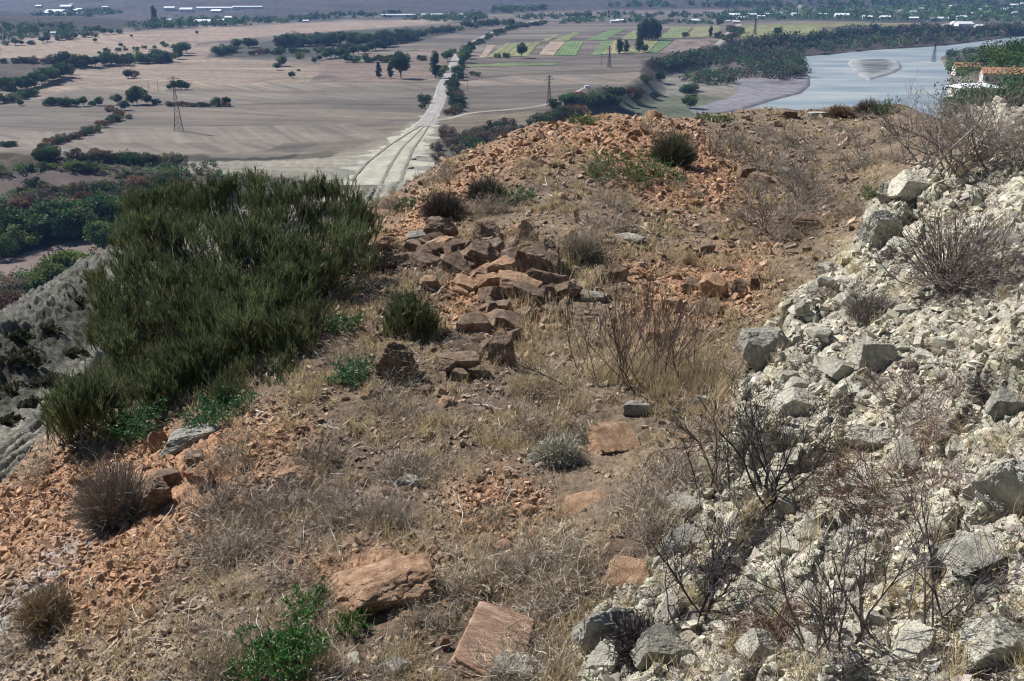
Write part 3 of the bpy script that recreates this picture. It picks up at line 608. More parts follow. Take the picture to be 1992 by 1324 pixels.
R_(862,478,78,70,'brown','big domed brown boulder under the dark spiky cushion shrub','bould',6,strata=3)
R_(946,478,76,60,'brown','dark layered boulder in the rock pile between domed and light boulders','block',6,rz=-.3,tilt=(0,18),strata=4)
R_(1020,478,50,58,'orange','light orange cube boulder at the top of the rock pile','block',6,rz=.5,tilt=(10,-12))
R_(935,522,100,56,'brown','broad layered brown boulder in the middle of the rock pile','block',6,rz=.1,tilt=(8,6),strata=3)
R_(1050,540,116,74,'brown','largest wedge-shaped boulder of the rock pile','block',6,rz=-.25,tilt=(14,22),depth=.7)
R_(852,497,50,28,'brown','small sloping boulder below the grey crusted one','slab',5,tilt=(10,-10))
R_(1012,572,92,36,'orange','low flat-faced slab at the foot of the largest wedge boulder','slab',5,rz=-.1,tilt=(6,6))
R_(952,562,60,30,'orange','low slab beside the foot of the broad layered boulder','slab',5,rz=.2)
R_(890,530,64,30,'brown','thin slab leaning in the gravel below the rock pile','slab',5,rz=-.4,tilt=(10,25))
R_(905,568,54,24,'orange','small pale slab low in the rock pile gravel','slab',5,tilt=(8,14))
R_(958,612,40,30,'brown','small square stone in the gravel under the rock pile')
R_(1172,560,62,48,'brown','brown boulder standing apart beside the rock pile','block',6,rz=.3)
R_(1207,552,40,36,'brown','dark stone touching the separate brown boulder')
R_(1155,588,50,30,'grey','pale flat stone below the separate brown boulder','slab',5)
R_(742,532,56,44,'brown','rounded striped stone at the edge of the broom shrub','bould',5,strata=4)
R_(735,420,70,16,'orange','thin sunlit slab above the broom shrub','slab',4)
R_(1392,584,64,56,'orange','round tan boulder in the middle of the small rock cluster','bould',6,rough=.05)
R_(1345,576,44,40,'brown','brown stone just left of the round tan boulder','block',5)
R_(1438,580,46,46,'brown','dark angular stone right of the round tan boulder','block',5,rz=-.4)
R_(1470,570,24,50,'brown','thin dark upright stone at the end of the small rock cluster','slab',5,rz=1.2,tilt=(0,10))
R_(1375,612,70,32,'brown','low stone half covered by straw under the round tan boulder','block',5)
R_(1310,605,46,26,'orange','small orange stone left of the small rock cluster')
R_(1375,495,38,22,'brown','dark-topped stone above the small rock cluster')
R_(1478,360,52,30,'brown','dark hollow stone in the saddle beside the grey shrub','block',5)
R_(1452,345,40,24,'brown','low stone uphill of the dark hollow stone','slab',5)
R_(1572,452,74,38,'brown','low brown ledge stone near the path','block',5,strata=2)
R_(1530,340,34,18,'grey','small dark grey stone in the saddle grass')
R_(1272,668,66,36,'orange','low orange stone behind the bare reddish shrub','block',5)
R_(1185,650,34,24,'orange','small orange stone behind the stems of the bare shrub')
R_(1225,468,66,14,'grey','thin whitish slab lying on the mound','slab',4)
R_(1495,715,128,148,'grey','big rough grey boulder at the lower edge of the marl rubble','bould',6,rz=.35,tilt=(0,22),rough=.09,depth=.7)
R_(1560,620,40,44,'grey','grey knob joined to the top of the big rough boulder','bould',5,rough=.1)
R_(1610,532,38,36,'grey','small square grey stone perched on the rubble edge')
R_(1608,562,34,34,'grey','grey stone under the small perched stone')
R_(1715,482,72,92,'grey','dark shaded boulder with a flat light top beside the path','block',6,rz=.6,tilt=(10,0))
R_(1722,440,76,44,'marl','smooth light grey slab on top of the dark shaded boulder','slab',5,rz=.5,tilt=(12,8))
R_(1778,388,88,70,'marl','white boulder with a dark cleft under the bare bush','block',6,rz=.3,tilt=(16,8))
R_(1730,400,56,70,'grey','dark boulder below the bare bush facing the path','block',6,rz=.8)
R_(1752,488,44,40,'marl','white rounded stone under the spiky dry shrub','bould',5)
R_(1600,662,62,36,'marl','smooth cream boulder in the upper rubble','bould',5,rough=.04)
R_(1700,730,92,84,'marl','arched marl block with a dark hollow beneath','block',6,rz=.4,tilt=(-14,0))
R_(1640,740,90,60,'marl','sloping marl block beside the arched block','block',6,rz=.5,tilt=(6,18),rough=.09)
R_(1695,900,96,150,'marl','tall pale cream outcrop slanting up the rubble slope','slab',6,rz=-.3,tilt=(38,16),depth=.6,thick=90,strata=2,rough=.1)
R_(1950,1000,96,170,'marl','large jagged marl outcrop near the frame edge, darkly undercut','block',6,rz=-.5,tilt=(28,10),rough=.12)
R_(1960,820,70,90,'grey','grey upright rock above the large jagged outcrop','block',5,rough=.1)
R_(1800,705,50,44,'marl','marl block in the twiggy upper slope','block',5)
R_(1560,805,120,70,'marl','long marl ledge behind the thorn bush','block',6,rz=.4,tilt=(6,14),rough=.1)
R_(1540,880,60,56,'marl','rounded marl block behind the stems of the thorn bush','bould',5)
R_(1458,850,54,66,'grey','dark cavity-faced block behind the thorn bush','block',5)
R_(1528,1004,44,52,'marl','white-topped stone with black shadow at the foot of the thorn bush','block',5)
R_(1548,1078,50,32,'marl','bright white flake lying on the rubble','slab',5,tilt=(14,4))
R_(1468,1135,40,44,'marl','pointed cream stone with a shaded side below the white flake','block',5)
R_(1340,1080,90,80,'grey','dark rounded block behind the lower thorn bush','bould',6,rough=.1)
R_(1330,1000,70,50,'marl','bright marl knob at the rubble edge','bould',5,rough=.1)
R_(1225,1138,100,50,'orange','orange flat stone wedged against the marl outcrop','slab',5,rz=-.2,tilt=(18,4),thick=16,depth=.9,sink=.3)
R_(1218,1100,96,40,'brown','brown flat stone just above the orange flat stone','slab',5,rz=-.2,tilt=(16,4),thick=18,depth=.8,sink=.3)
R_(1185,1272,130,130,'grey','dark rough outcrop at the lower edge of the rubble','block',6,rz=.4,tilt=(10,14),rough=.12)
R_(1290,1300,130,110,'grey','low grey outcrop beside the dark cushion shrub','block',6,rz=.3,rough=.1)
R_(1010,1325,110,44,'grey','flat grey rock next to the reddish slab','slab',5)
R_(1045,1280,40,40,'marl','white angular stone next to the reddish slab')
R_(768,1316,62,40,'grey','pale stone with a dark side near the green leafy plant')
R_(690,1290,40,24,'marl','small pale stone between twigs near the green leafy plant')
R_(862,1262,24,30,'orange','small upright stone between grey twigs and the reddish slab')
R_(1022,1193,26,16,'marl','tiny white flake above the reddish slab')
R_(1480,1305,110,90,'marl','slanting marl block among the bottom twigs','block',6,rz=.6,tilt=(14,16),rough=.1)
R_(1345,1300,50,34,'marl','rounded pale stone in the bottom rubble','bould',5)
R_(1915,1172,48,42,'grey','dark-sided stone in the lower rubble')
R_(1850,1095,80,84,'grey','grey block shaded by the reddish tangled shrub','block',6,rough=.1)
R_(1950,1290,140,120,'marl','broad marl ledge at the bottom frame corner','block',6,rz=.4,tilt=(6,18),rough=.1,strata=3)
R_(1905,1110,130,40,'grey','flat smooth marl plate in the rubble near the frame edge','slab',5,rz=.5)
R_(1820,870,36,30,'marl','small block above the reddish tangled shrub')
R_(1700,1215,40,30,'marl','cream stone above the pale fallen stick')
R_(1982,212,74,66,'marl','pale pointed crag on the crest behind the bare bush','block',6,rough=.1,rz=.3)
R_(1960,480,60,44,'grey','dark-cornered rock on the upper rubble at the frame edge','block',5)
R_(1590,228,40,14,'marl','flat white slab on the saddle rim above the river','slab',4)
R_(1535,232,36,22,'brown','dark topped stone on the saddle rim','slab',4)
R_(1462,262,16,12,'marl','lone white stone in the saddle grass')
R_(1425,1110,0.1+40,40,'marl','cream block left of the pointed cream stone')
rs = np.random.default_rng(21)
for i in range(54):                                   # broken stones packed between the boulders of the pile
    t_ = rs.random(); a_ = np.interp(t_, [0, .35, .6, 1], [800, 960, 1090, 900]) + rs.normal() * 42; b_ = np.interp(t_, [0, .35, .6, 1], [490, 505, 560, 690]) + rs.normal() * 24
    s_ = rs.uniform(26, 58)
    R_(a_, b_, s_ * 1.3, s_ * rs.uniform(.45, .85), ['brown', 'brown', 'brown', 'orange', 'brown'][i % 5], 'broken stone packed between the larger boulders of the rock pile', ['slab', 'block'][i % 2], 4, group='broken stones of the rock pile', seed=i * 11 + 7000, tilt=(rs.uniform(-20, 30), rs.uniform(-30, 30)), sink=.33, rz=rs.uniform(-1, 1))
KEEP = [(955,1265,92),(930,1300,70),(1140,972,56),(1192,855,66),(735,1150,88),(690,1170,50),(395,930,58),(305,960,52),(570,930,40),(1240,790,36),(372,850,50),(1218,1095,46),(893,720,40)]   # bare ground round the named stones
def scatter_px(n, px0, px1, py0, py1, test, k=4):
    a = rs.uniform(px0, px1, n * k); b = rs.uniform(py0, py1, n * k)
    P = hit(a, b); ok = ~np.isnan(P[:, 0]); a, b, P = a[ok], b[ok], P[ok]
    mm = fg_masks(*proj(P[:, 0], P[:, 1], P[:, 2])); w = test(a, b, mm)
    for ax_, ay_, ar_ in KEEP: w = np.where((a - ax_) ** 2 + (b - ay_) ** 2 < ar_ ** 2, w * .06, w)
    ok = rs.random(len(a)) < w
    return a[ok][:n], b[ok][:n], P[ok][:n]
for i, (a_, b_) in enumerate(zip(*scatter_px(22, 1180, 2010, 330, 1330, lambda a, b, m: (m[0] > .9) * .4)[:2])):
    s_ = rs.uniform(50, 110)
    R_(a_, b_, s_ * .62, s_ * .55, 'marl', 'half-buried marl ledge running up the rubble slope', ['slab', 'block'][i % 2], 5, group='half-buried marl ledges', seed=i * 13 + 9000, tilt=(rs.uniform(8, 26), rs.uniform(-4, 16)), sink=.44, rz=rs.uniform(-.75, -.25), depth=1.6, rough=.12, strata=[0, 3][i % 2])
a, b, P = scatter_px(80, 1150, 1990, 230, 1320, lambda a, b, m: (m[0] > .8) * .5)
for i in range(len(a)):
    s_ = 14 + 30 * rs.random() ** 2
    R_(a[i], b[i], s_ * 1.3, s_ * rs.uniform(.6, 1), 'marl', 'loose angular cream stone in the marl rubble slope', ['block', 'slab', 'bould'][i % 3], 4 if s_ > 26 else 2, group='loose stones of the marl rubble', seed=i * 3 + 1000, sink=.3, rz=rs.uniform(0, 3))
a, b, P = scatter_px(130, 130, 1600, 225, 1320, lambda a, b, m: (m[0] < .1) * (.25 + .75 * np.exp(-((a - 960) / 200) ** 2 - ((b - 550) / 90) ** 2)))
for i in range(len(a)):
    s_ = 12 + 22 * rs.random() ** 2
    R_(a[i], b[i], s_ * 1.3, s_ * rs.uniform(.5, .9), ['brown', 'orange', 'brown'][i % 3], 'small loose brown stone on the dry hilltop soil', ['block', 'slab'][i % 2], 2, group='small loose stones on the hilltop', seed=i * 5 + 3000, sink=.3, rz=rs.uniform(0, 3))
if 0: print('T rocks', round(time.time()-_T0,1), nrock)
# gravel: beyond counting
def gravel(name, P, size, cols, label, sub1=.12):
    mb = MB(); V0 = np.array(ICO[1][0]); order = rs.random(len(P)) < sub1
    bm = bmesh.new(); bmesh.ops.create_icosphere(bm, subdivisions=1, radius=1); bm.free()
    # low resolution stone: 12 corner hull of an octahedron-like block
    Q = np.array([[1, 0, 0], [-1, 0, 0], [0, 1, 0], [0, -1, 0], [0, 0, 1], [0, 0, -1]], float)
    Tq = np.array([[0, 2, 4], [2, 1, 4], [1, 3, 4], [3, 0, 4], [2, 0, 5], [1, 2, 5], [3, 1, 5], [0, 3, 5]])
    cube = np.array([[x, y, z] for z in (-1, 1) for y in (-1, 1) for x in (-1, 1)], float) * .72
    Tc = np.array([[0, 2, 3, 1], [4, 5, 7, 6], [0, 1, 5, 4], [2, 6, 7, 3], [0, 4, 6, 2], [1, 3, 7, 5]])
    for kind in (0, 1, 2):
        sel = (np.arange(len(P)) % 3 == 0) if kind == 0 else ((np.arange(len(P)) % 3 == 1) if kind == 1 else (np.arange(len(P)) % 3 == 2))
        p = P[sel]; s = size[sel]; c = cols[sel]; n = len(p)
        if not n: continue
        if kind == 2: B, Tt = V0 * .95, ICO[1][1]
        elif kind == 1: B, Tt = cube, Tc
        else: B, Tt = Q * 1.1, Tq
        V = np.broadcast_to(B, (n,) + B.shape) * rs.uniform(.62, 1.25, (n, len(B), 1))
        sc = np.stack([rs.uniform(.8, 1.35, n), rs.uniform(.55, 1, n), rs.uniform(.35, .8, n)], -1) * s[:, None]
        V = V * sc[:, None]; an = rs.uniform(0, 2 * pi, n); ax = rs.normal(size=(n, 2)) * .45
        ca, sa = np.cos(an)[:, None], np.sin(an)[:, None]
        X = V[..., 0] * ca - V[..., 1] * sa; Y = V[..., 0] * sa + V[..., 1] * ca; Z = V[..., 2] + X * ax[:, :1] + Y * ax[:, 1:]
        V = np.stack([X, Y, Z], -1) + p[:, None] + np.array([0, 0, 1]) * (s * .2)[:, None, None]
        fa = (Tt[None] + (np.arange(n) * len(B))[:, None, None]).reshape(-1, Tt.shape[1])
        mb.add(V.reshape(-1, 3), q=fa if Tt.shape[1] == 4 else None, t=fa if Tt.shape[1] == 3 else None, c=np.repeat(c, len(B), 0))
    o = mb.build(name, M['stone']); tag(o, label, None, None, 'stuff'); return o
def rng_of(P): return np.linalg.norm(P - np.array([0, 0, H]), axis=1)
a, b, P = scatter_px(72000, 1000, 2060, 150, 1360, lambda a, b, m: m[0] * (.16 + .84 * (fbm(a / 60, b / 40, 401, 3) > .0)), 4)
sz = (1.25 * (1 - rs.random(len(a))) ** -.5).clip(1.25, 12) * rng_of(P) / F
cc = np.array([.49, .455, .365]) * rs.uniform(.65, 1.2, (len(a), 1)) + rs.normal(size=(len(a), 3)) * .015
gravel('marl_rubble', P, sz, cc.clip(.05, .85), 'pale marl rubble covering the slope')
a, b, P = scatter_px(72000, -40, 1700, 200, 1360, lambda a, b, m: np.clip(m[1] * .9 + m[2] * .8 + (.2 + .4 * (fbm(a / 80, b / 45, 405, 3) > .05)) * (m[0] < .5) + .5 * m[4] * (b < 620), 0, 1), 5)
sz = (1.3 * (1 - rs.random(len(a))) ** -.5).clip(1.3, 9) * rng_of(P) / F
mm_ = fg_masks(*proj(P[:, 0], P[:, 1], P[:, 2]))[1][:, None]; t_ = (rs.random((len(a), 1)) * .45 + .6 * mm_).clip(0, 1); cc = (np.array([.43, .255, .155]) * t_ + np.array([.30, .25, .195]) * (1 - t_)) * rs.uniform(.55, 1.35, (len(a), 1))
gravel('red_gravel', P, sz, cc.clip(.03, .8), 'red-brown gravel strewn over the hilltop')
if 0: print('T gravel', round(time.time()-_T0,1))

# ------------------------------------------------------------------ dry and green plants near the camera
def walk(rg_, P0, D0, L, K, wig, droop):
    N = len(P0); P = np.zeros((N, K, 3)); P[:, 0] = P0; D = D0 / np.linalg.norm(D0, axis=1, keepdims=True)
    st = (np.broadcast_to(L, (N,)) / (K - 1))[:, None]
    for k in range(1, K):
        P[:, k] = P[:, k - 1] + D * st; D = D + rg_.normal(size=(N, 3)) * wig + np.array([0, 0, -droop]); D /= np.linalg.norm(D, axis=1, keepdims=True)
    return P
def dome(rg_, N, spread):
    th = spread * np.sqrt(rg_.random(N)); ph = rg_.random(N) * 2 * pi
    return np.stack([np.sin(th) * np.cos(ph), np.sin(th) * np.sin(ph), np.cos(th)], -1)
def grow(rg_, n0, L0, r0, nch, spread=1.0, wig=.15, droop=0.0, base=.05, ratio=.55, ang=.7, rmin=.0012, K=6, up=.0):
    P = walk(rg_, np.c_[rg_.normal(size=(n0, 2)) * base, np.full(n0, -.02)], dome(rg_, n0, spread), L0 * rg_.uniform(.6, 1.1, n0), K, wig, droop)
    R = r0 * np.linspace(1, .45, K)[None] * rg_.uniform(.7, 1.2, (n0, 1)); out = [(P, np.maximum(R, rmin))]; L = L0
    for nc in nch:
        N = len(P); i = np.repeat(np.arange(N), nc); t = rg_.uniform(.25, .98, len(i)) * (K - 1); k = np.minimum(t.astype(int), K - 2); f = (t - k)[:, None]
        S = P[i, k] * (1 - f) + P[i, k + 1] * f; D = P[i, k + 1] - P[i, k]; D /= np.linalg.norm(D, axis=1, keepdims=True)
        D = D + rg_.normal(size=D.shape) * ang + np.array([0, 0, up]); L = L * ratio
        P2 = walk(rg_, S, D, L * rg_.uniform(.5, 1.2, len(i)), K, wig, droop)
        R2 = R[i, k][:, None] * .62 * np.linspace(1, .4, K)[None]; P, R = P2, R2; out.append((P, np.maximum(R, rmin)))
    return out
def plant_at(o, px, py, scale, rz=0, lift=0.0):
    p = hit([px], [py])[0]
    if np.isnan(p[0]): return None
    o.location = (p[0], p[1], gh(p[0], p[1]) + lift); o.scale = (scale,) * 3; o.rotation_euler = (0, 0, rz); return p
def bare(name, seed, col, n0, L0, r0, nch, label, cat, sides=4, **k):
    rg_ = np.random.default_rng(seed); root = empty(name); L = grow(rg_, n0, L0, r0, nch, **k)
    a = MB(); b = MB()
    for j, (P, R) in enumerate(L):
        c = np.array(col) * rg_.uniform(.6, 1.4, (len(P), 1))
        (a if j == 0 else b).tubes(P, R, sides if j < 2 else 3 if len(P) < 4000 else 2, c=c, rng=rg_)
    a.build('stem', M['twig'], root); b.build('twigs', M['twig'], root) if b.v else None
    tag(root, label, cat); return root
# broom shrub: crowded tufts of upright green stems on forked wood
def broom(label, tufts, base, seed, nst=300, th=.36):
    rg_ = np.random.default_rng(seed); root = empty('broom_shrub', base); base = np.array(base); N = len(tufts)
    tip = tufts - base; g = MB(); w = MB()
    hgt = th * rg_.uniform(.55, 1.2, N); tone = rg_.uniform(.6, 1.35, N)
    for k in range(N):
        nb = max(8, int(nst / 11)); root_p = tip[k] - [0, 0, hgt[k]]
        out = root_p * np.array([1, 1, 0]); out = out / (np.linalg.norm(out) + .3)
        D = dome(rg_, nb, .75) + out * .3 + np.array([0, 0, .25])
        B = walk(rg_, root_p + rg_.normal(size=(nb, 3)) * [.07, .07, .04], D, hgt[k] * rg_.uniform(.6, 1.0, nb), 6, .12, -.04)
        w.tubes(B, np.linspace(.004, .002, 6)[None] * np.ones((nb, 1)), 3, c=np.array([.13, .12, .07]) * np.ones((nb, 1)))
        i_ = np.repeat(np.arange(nb), 26); t = rg_.uniform(.15, 1, len(i_)); q_ = np.minimum((t * 5).astype(int), 4); f_ = (t * 5 - q_)[:, None]
        S = B[i_, q_] * (1 - f_) + B[i_, q_ + 1] * f_; D = (B[i_, q_ + 1] - B[i_, q_]); D = D / np.linalg.norm(D, axis=1, keepdims=True) + rg_.normal(size=D.shape) * .32 + [0, 0, .45]
        P = walk(rg_, S, D, hgt[k] * rg_.uniform(.18, .42, len(i_)), 4, .08, -.05)
        u_ = rg_.random((len(i_), 1)); c = (np.array([.036, .066, .030]) * (1 - u_) + np.array([.19, .215, .10]) * u_) * 1.1 * tone[k]
        c = np.where(rg_.random((len(i_), 1)) < .07, [[.26, .22, .12]], c)
        g.tubes(P, np.linspace(.0028, .0013, 4)[None] * np.ones((len(i_), 1)), 2, c=c, rng=rg_)
    ii = rg_.integers(0, N, N * 2); end = tip[ii] - np.array([0, 0, 1]) * (hgt[ii][:, None] * .9)
    st = rg_.normal(size=(len(ii), 3)) * [.2, .15, .03]; tt = np.linspace(0, 1, 7)[None, :, None]
    P = st[:, None] * (1 - tt) + end[:, None] * tt + np.array([0, 0, -.10]) * np.sin(tt * pi) + rg_.normal(size=(len(ii), 7, 3)) * .025
    w.tubes(P, np.linspace(.016, .004, 7)[None] * rg_.uniform(.5, 1.2, (len(ii), 1)), 4, c=np.array([.24, .215, .19]) * rg_.uniform(.5, 1.6, (len(ii), 1)))
    w.build('branches', M['twig'], root); g.build('green_stems', M['broom'], root); tag(root, label, 'shrub'); return root
BR = [(232,470),(250,400),(262,365),(330,345),(400,350),(470,325),(540,352),(600,345),(660,350),(715,385),(722,430),(700,470),(668,520),(668,560),(620,590),(600,650),(560,700),(545,735),(430,745),(400,730),(380,760),(330,770),(280,745),(240,700),(205,640),(195,560),(185,520),(220,500)]
rb = np.random.default_rng(5); tp = []
while len(tp) < 175:
    x_, y_ = rb.uniform(180, 725), rb.uniform(325, 775)
    if pdist(np.array([x_]), np.array([y_]), BR)[0] < 0 and all((x_ - a_[0]) ** 2 / 1.0 + ((y_ - a_[1]) * 1.25) ** 2 > 23 ** 2 for a_ in tp[-400:]): tp.append((x_, y_))
    elif rb.random() < .0005: break
tp += [(a_, b_) for a_, b_ in [(240,420),(262,372),(300,360),(345,350),(400,348),(440,345),(490,330),(545,352),(590,356),(618,342),(655,352),(700,385),(716,420),(205,540),(200,600),(225,660),(250,710),(300,735),(345,745)]]
tp = np.array(tp); tp = np.r_[tp, tp[::2] + rb.normal(size=tp[::2].shape) * [14, 8] + [0, 26]]; tp = tp[(tp[:, 1] < 790)]
yy = np.interp(tp[:, 1], [330, 450, 600, 780], [12.4, 10.9, 9.1, 7.9]) + np.abs(tp[:, 0] - 450) / 450 * .8 + rb.uniform(-.1, .9, len(tp)) * (rb.random(len(tp)) < .6)
nz_ = noise(tp[:, 0] / 75, tp[:, 1] / 70, 611); yy = yy + .7 * nz_; keep_ = np.abs(noise(tp[:, 0] / 90 + 5, tp[:, 1] / 75, 613)) > .004; tp = tp[keep_]; yy = yy[keep_]; tuf = at(tp[:, 0], tp[:, 1], yy)
gz = gh(tuf[:, 0], tuf[:, 1]); tuf[:, 2] = np.maximum(tuf[:, 2], np.where(tuf[:, 2] > gz, tuf[:, 2], gz + .15))
bb = hit([470], [640])[0]
broom('huge dark green broom shrub on the hill edge, largest plant in view', tuf, (bb[0], bb[1] + .3, bb[2] - .05), 51, 270, .30)
def small_broom(px, py, wpx, hpx, n, label, seed, nst=260):
    p = hit([px], [py])[0]; r = np.linalg.norm(p - (0, 0, H)) / F; rg_ = np.random.default_rng(seed)
    a = rg_.normal(size=(n, 2)) * [wpx * r * .28, wpx * r * .2]; hh = hpx * .8 * r * np.exp(-(a[:, 0] / (wpx * r * .5)) ** 2) * rg_.uniform(.72, 1.08, n)
    T = np.c_[p[0] + a[:, 0], p[1] + a[:, 1], p[2] + hh]; broom(label, T, tuple(p), seed, nst, hpx * r * .42)
small_broom(795, 655, 80, 105, 16, 'small green broom shrub between the rock pile and the big tilted block', 61)
small_broom(188, 852, 112, 165, 20, 'greyish broom shrub at the lower tip of the huge broom shrub', 62)
small_broom(345, 770, 80, 105, 10, 'low green broom tuft in front of the huge broom shrub', 63)
small_broom(405, 740, 70, 110, 9, 'slim broom tuft above the leafy green plant', 64)
if 0: print('T broom', round(time.time()-_T0,1))
# green leafy plants
def leafy(label, px, py, wpx, hpx, seed, n0=46, col=(.06, .16, .05), lsz=.019):
    p = hit([px], [py])[0]
    if np.isnan(p[0]): print('miss', label); return
    r = np.linalg.norm(p - (0, 0, H)) / F; rad = wpx * r / 2; rg_ = np.random.default_rng(seed); root = empty('leafy_plant', p)
    hh = hpx * r * .55; st = rg_.uniform(-1, 1, (n0 * 2, 2)); st = st[(st ** 2).sum(1) < 1][:n0] * [rad * .8, min(rad * .8, hpx * r)]; n = len(st)
    base = np.c_[st, gh(p[0] + st[:, 0], p[1] + st[:, 1]) - p[2]]; D = dome(rg_, n, 1.15)
    P = walk(rg_, base, D, hh * rg_.uniform(.6, 1.4, n), 7, .16, .03); i = np.repeat(np.arange(n), 3); k = rg_.integers(1, 6, len(i))
    P2 = walk(rg_, P[i, k], dome(rg_, len(i), 1.3), hh * rg_.uniform(.3, .7, len(i)), 7, .16, .02); A = np.concatenate([P, P2])
    s = MB(); s.tubes(A, np.full((len(A), 7), .0018), 3, c=np.array([.12, .15, .06]) * np.ones((len(A), 1))); s.build('stems', M['twig'], root)
    m = 13; ii = np.repeat(np.arange(len(A)), m); t = rg_.uniform(.1, 1, len(ii)) * 6; k = np.minimum(t.astype(int), 5); f = (t - k)[:, None]
    S = A[ii, k] * (1 - f) + A[ii, k + 1] * f; D = (A[ii, k + 1] - A[ii, k]); D /= np.linalg.norm(D, axis=1, keepdims=True); D = D * .5 + rg_.normal(size=D.shape) * .7 + [0, 0, .25]
    c = np.array(col) * rg_.uniform(.55, 1.5, (len(ii), 1)) * (1 + rg_.normal(size=(len(ii), 3)) * .08)
    c = np.where(rg_.random((len(ii), 1)) < .04, [[.35, .33, .12]], c)
    l_ = MB(); l_.leaves(S, D, lsz * rg_.uniform(.7, 1.5, len(ii)) * max(1, r * 110), lsz * .3 * max(1, r * 110), rg_, c=c); l_.build('leaves', M['leaf'], root)
    tag(root, label, 'plant'); return root
LG = (.045, .15, .06)
leafy('glossy green plant below the huge broom shrub, above the long flat stone', 425, 815, 165, 70, 71, 60, LG)
leafy('narrow green plant between the greyish broom shrub and the rounded red stone', 275, 850, 90, 110, 72, 40, LG)
leafy('green leafy plant beside the big tilted brown block', 690, 745, 75, 90, 73, 34, LG)
leafy('large green leafy plant low among the grey twigs, nearest to the camera', 555, 1290, 185, 90, 74, 90, (.06, .17, .04), .017)
leafy('loose leafy sprig above the nearest green plant', 600, 1185, 110, 60, 75, 26, (.06, .17, .04), .015)
leafy('leafy sprig beside the large orange-brown rock', 690, 1225, 70, 50, 76, 16, (.07, .17, .04), .015)
leafy('wide green creeping plant on the red mound', 1205, 350, 170, 90, 77, 90, (.07, .15, .045))
leafy('green patch right under the dark round cushion on the mound', 1285, 345, 110, 55, 78, 40, (.06, .14, .04))
leafy('dark green leafy patch behind the rock pile', 1000, 390, 100, 45, 79, 46, (.04, .12, .035))
leafy('green bushy plant on the rim of the saddle', 1388, 236, 85, 26, 80, 50, (.09, .15, .05))
leafy('green bush on the mound crest behind the red earth', 1130, 240, 60, 34, 81, 36, (.06, .13, .04))
leafy('low green plant next to the mound edge beside the pale ridge', 795, 402, 80, 30, 82, 26, (.07, .14, .05))
leafy('small green plant beside the path in the saddle', 1690, 385, 50, 32, 83, 18, (.09, .15, .05))
leafy('green shrub at the far rim beside the bare bush', 1722, 222, 60, 40, 84, 40, (.05, .11, .04))
leafy('green leafy weeds in the shade between broom and stones', 660, 640, 110, 60, 85, 30, (.04, .12, .04))
# cushions: dark dry spiky shrubs
def cushion(label, px, py, wpx, hpx, seed, col=(.10, .095, .075), n=1500, spread=1.35, name='cushion_shrub'):
    p = hit([px], [py])[0]
    if np.isnan(p[0]): print('miss', label); return
    r = np.linalg.norm(p - (0, 0, H)) / F; rg_ = np.random.default_rng(seed); R = wpx * r / 2; h_ = hpx * r
    D = dome(rg_, n, spread); S = D * [R * .35, R * .35, 0] * rg_.random((n, 1)) + rg_.normal(size=(n, 3)) * [.03, .03, .01]
    L = np.sqrt((D[:, 0] ** 2 + D[:, 1] ** 2) * (R * .75) ** 2 + D[:, 2] ** 2 * h_ ** 2) * rg_.uniform(.65, 1.08, n)
    P = walk(rg_, S, D, L, 5, .10, -.02); root = empty(name, p); m = MB()
    i = np.repeat(np.arange(n), 2); P2 = walk(rg_, P[i, rg_.integers(2, 4, len(i))], P[i, 4] - P[i, 2] + rg_.normal(size=(len(i), 3)) * .06, L[i] * .3, 4, .2, 0)
    m.tubes(P, np.linspace(.0028, .0012, 5)[None] * np.ones((n, 1)) * max(1, r * 130), 2, c=np.array(col) * rg_.uniform(.5, 1.6, (n, 1)), rng=rg_)
    m.tubes(P2, np.full((len(i), 4), .0013) * max(1, r * 130), 2, c=np.array(col) * rg_.uniform(.8, 2.0, (len(i), 1)), rng=rg_)
    m.build('twigs', M['twig'], root)
    s = MB(); j = rg_.integers(0, n, 30); s.tubes(P[j] * .8, np.linspace(.006, .003, 5)[None] * np.ones((30, 1)), 4, c=np.array([[.1, .08, .07]] * 30)); s.build('woody_base', M['twig'], root)
    tag(root, label, 'shrub'); return root
cushion('dark round cushion shrub on the mound casting a long shadow', 1308, 318, 95, 62, 91, (.095, .10, .07), 2600)
cushion('dark spiky shrub growing over the domed boulder', 862, 425, 90, 62, 92, (.085, .075, .065), 1800)
cushion('dark spiky shrub behind the rock pile beside the leafy patch', 945, 392, 85, 52, 93, (.08, .075, .06), 1800)
cushion('dark hedgehog shrub on the marl beside the lowest outcrop', 1245, 1262, 110, 60, 94, (.10, .085, .08), 2400)
cushion('grey shrub draped over the red scree beside the dark blocky rock', 228, 1015, 110, 120, 95, (.20, .17, .14), 2200)
cushion('grey tufted shrub under the cracked orange slab', 1085, 898, 80, 62, 96, (.36, .35, .28), 900, 1.25)
cushion('small grey shrub left of the cracked orange slab', 1150, 860, 56, 44, 97, (.33, .31, .25), 700, 1.1)
cushion('straw-brown dry shrub on the lower scree beside the hollow', 95, 1210, 90, 70, 98, (.24, .19, .12), 1300)
cushion('dry grey cushion below the small perched stone', 1700, 620, 120, 50, 99, (.19, .17, .15), 1500)
cushion('grey shrub on the saddle rim above the river', 1690, 222, 60, 30, 100, (.17, .14, .12), 900)
cushion('brown shrub on the saddle rim beside the flat white slab', 1635, 228, 60, 24, 101, (.2, .15, .10), 900)
cushion('bleached dry bush right beside the rock pile', 1130, 500, 90, 50, 102, (.28, .25, .2), 1300)
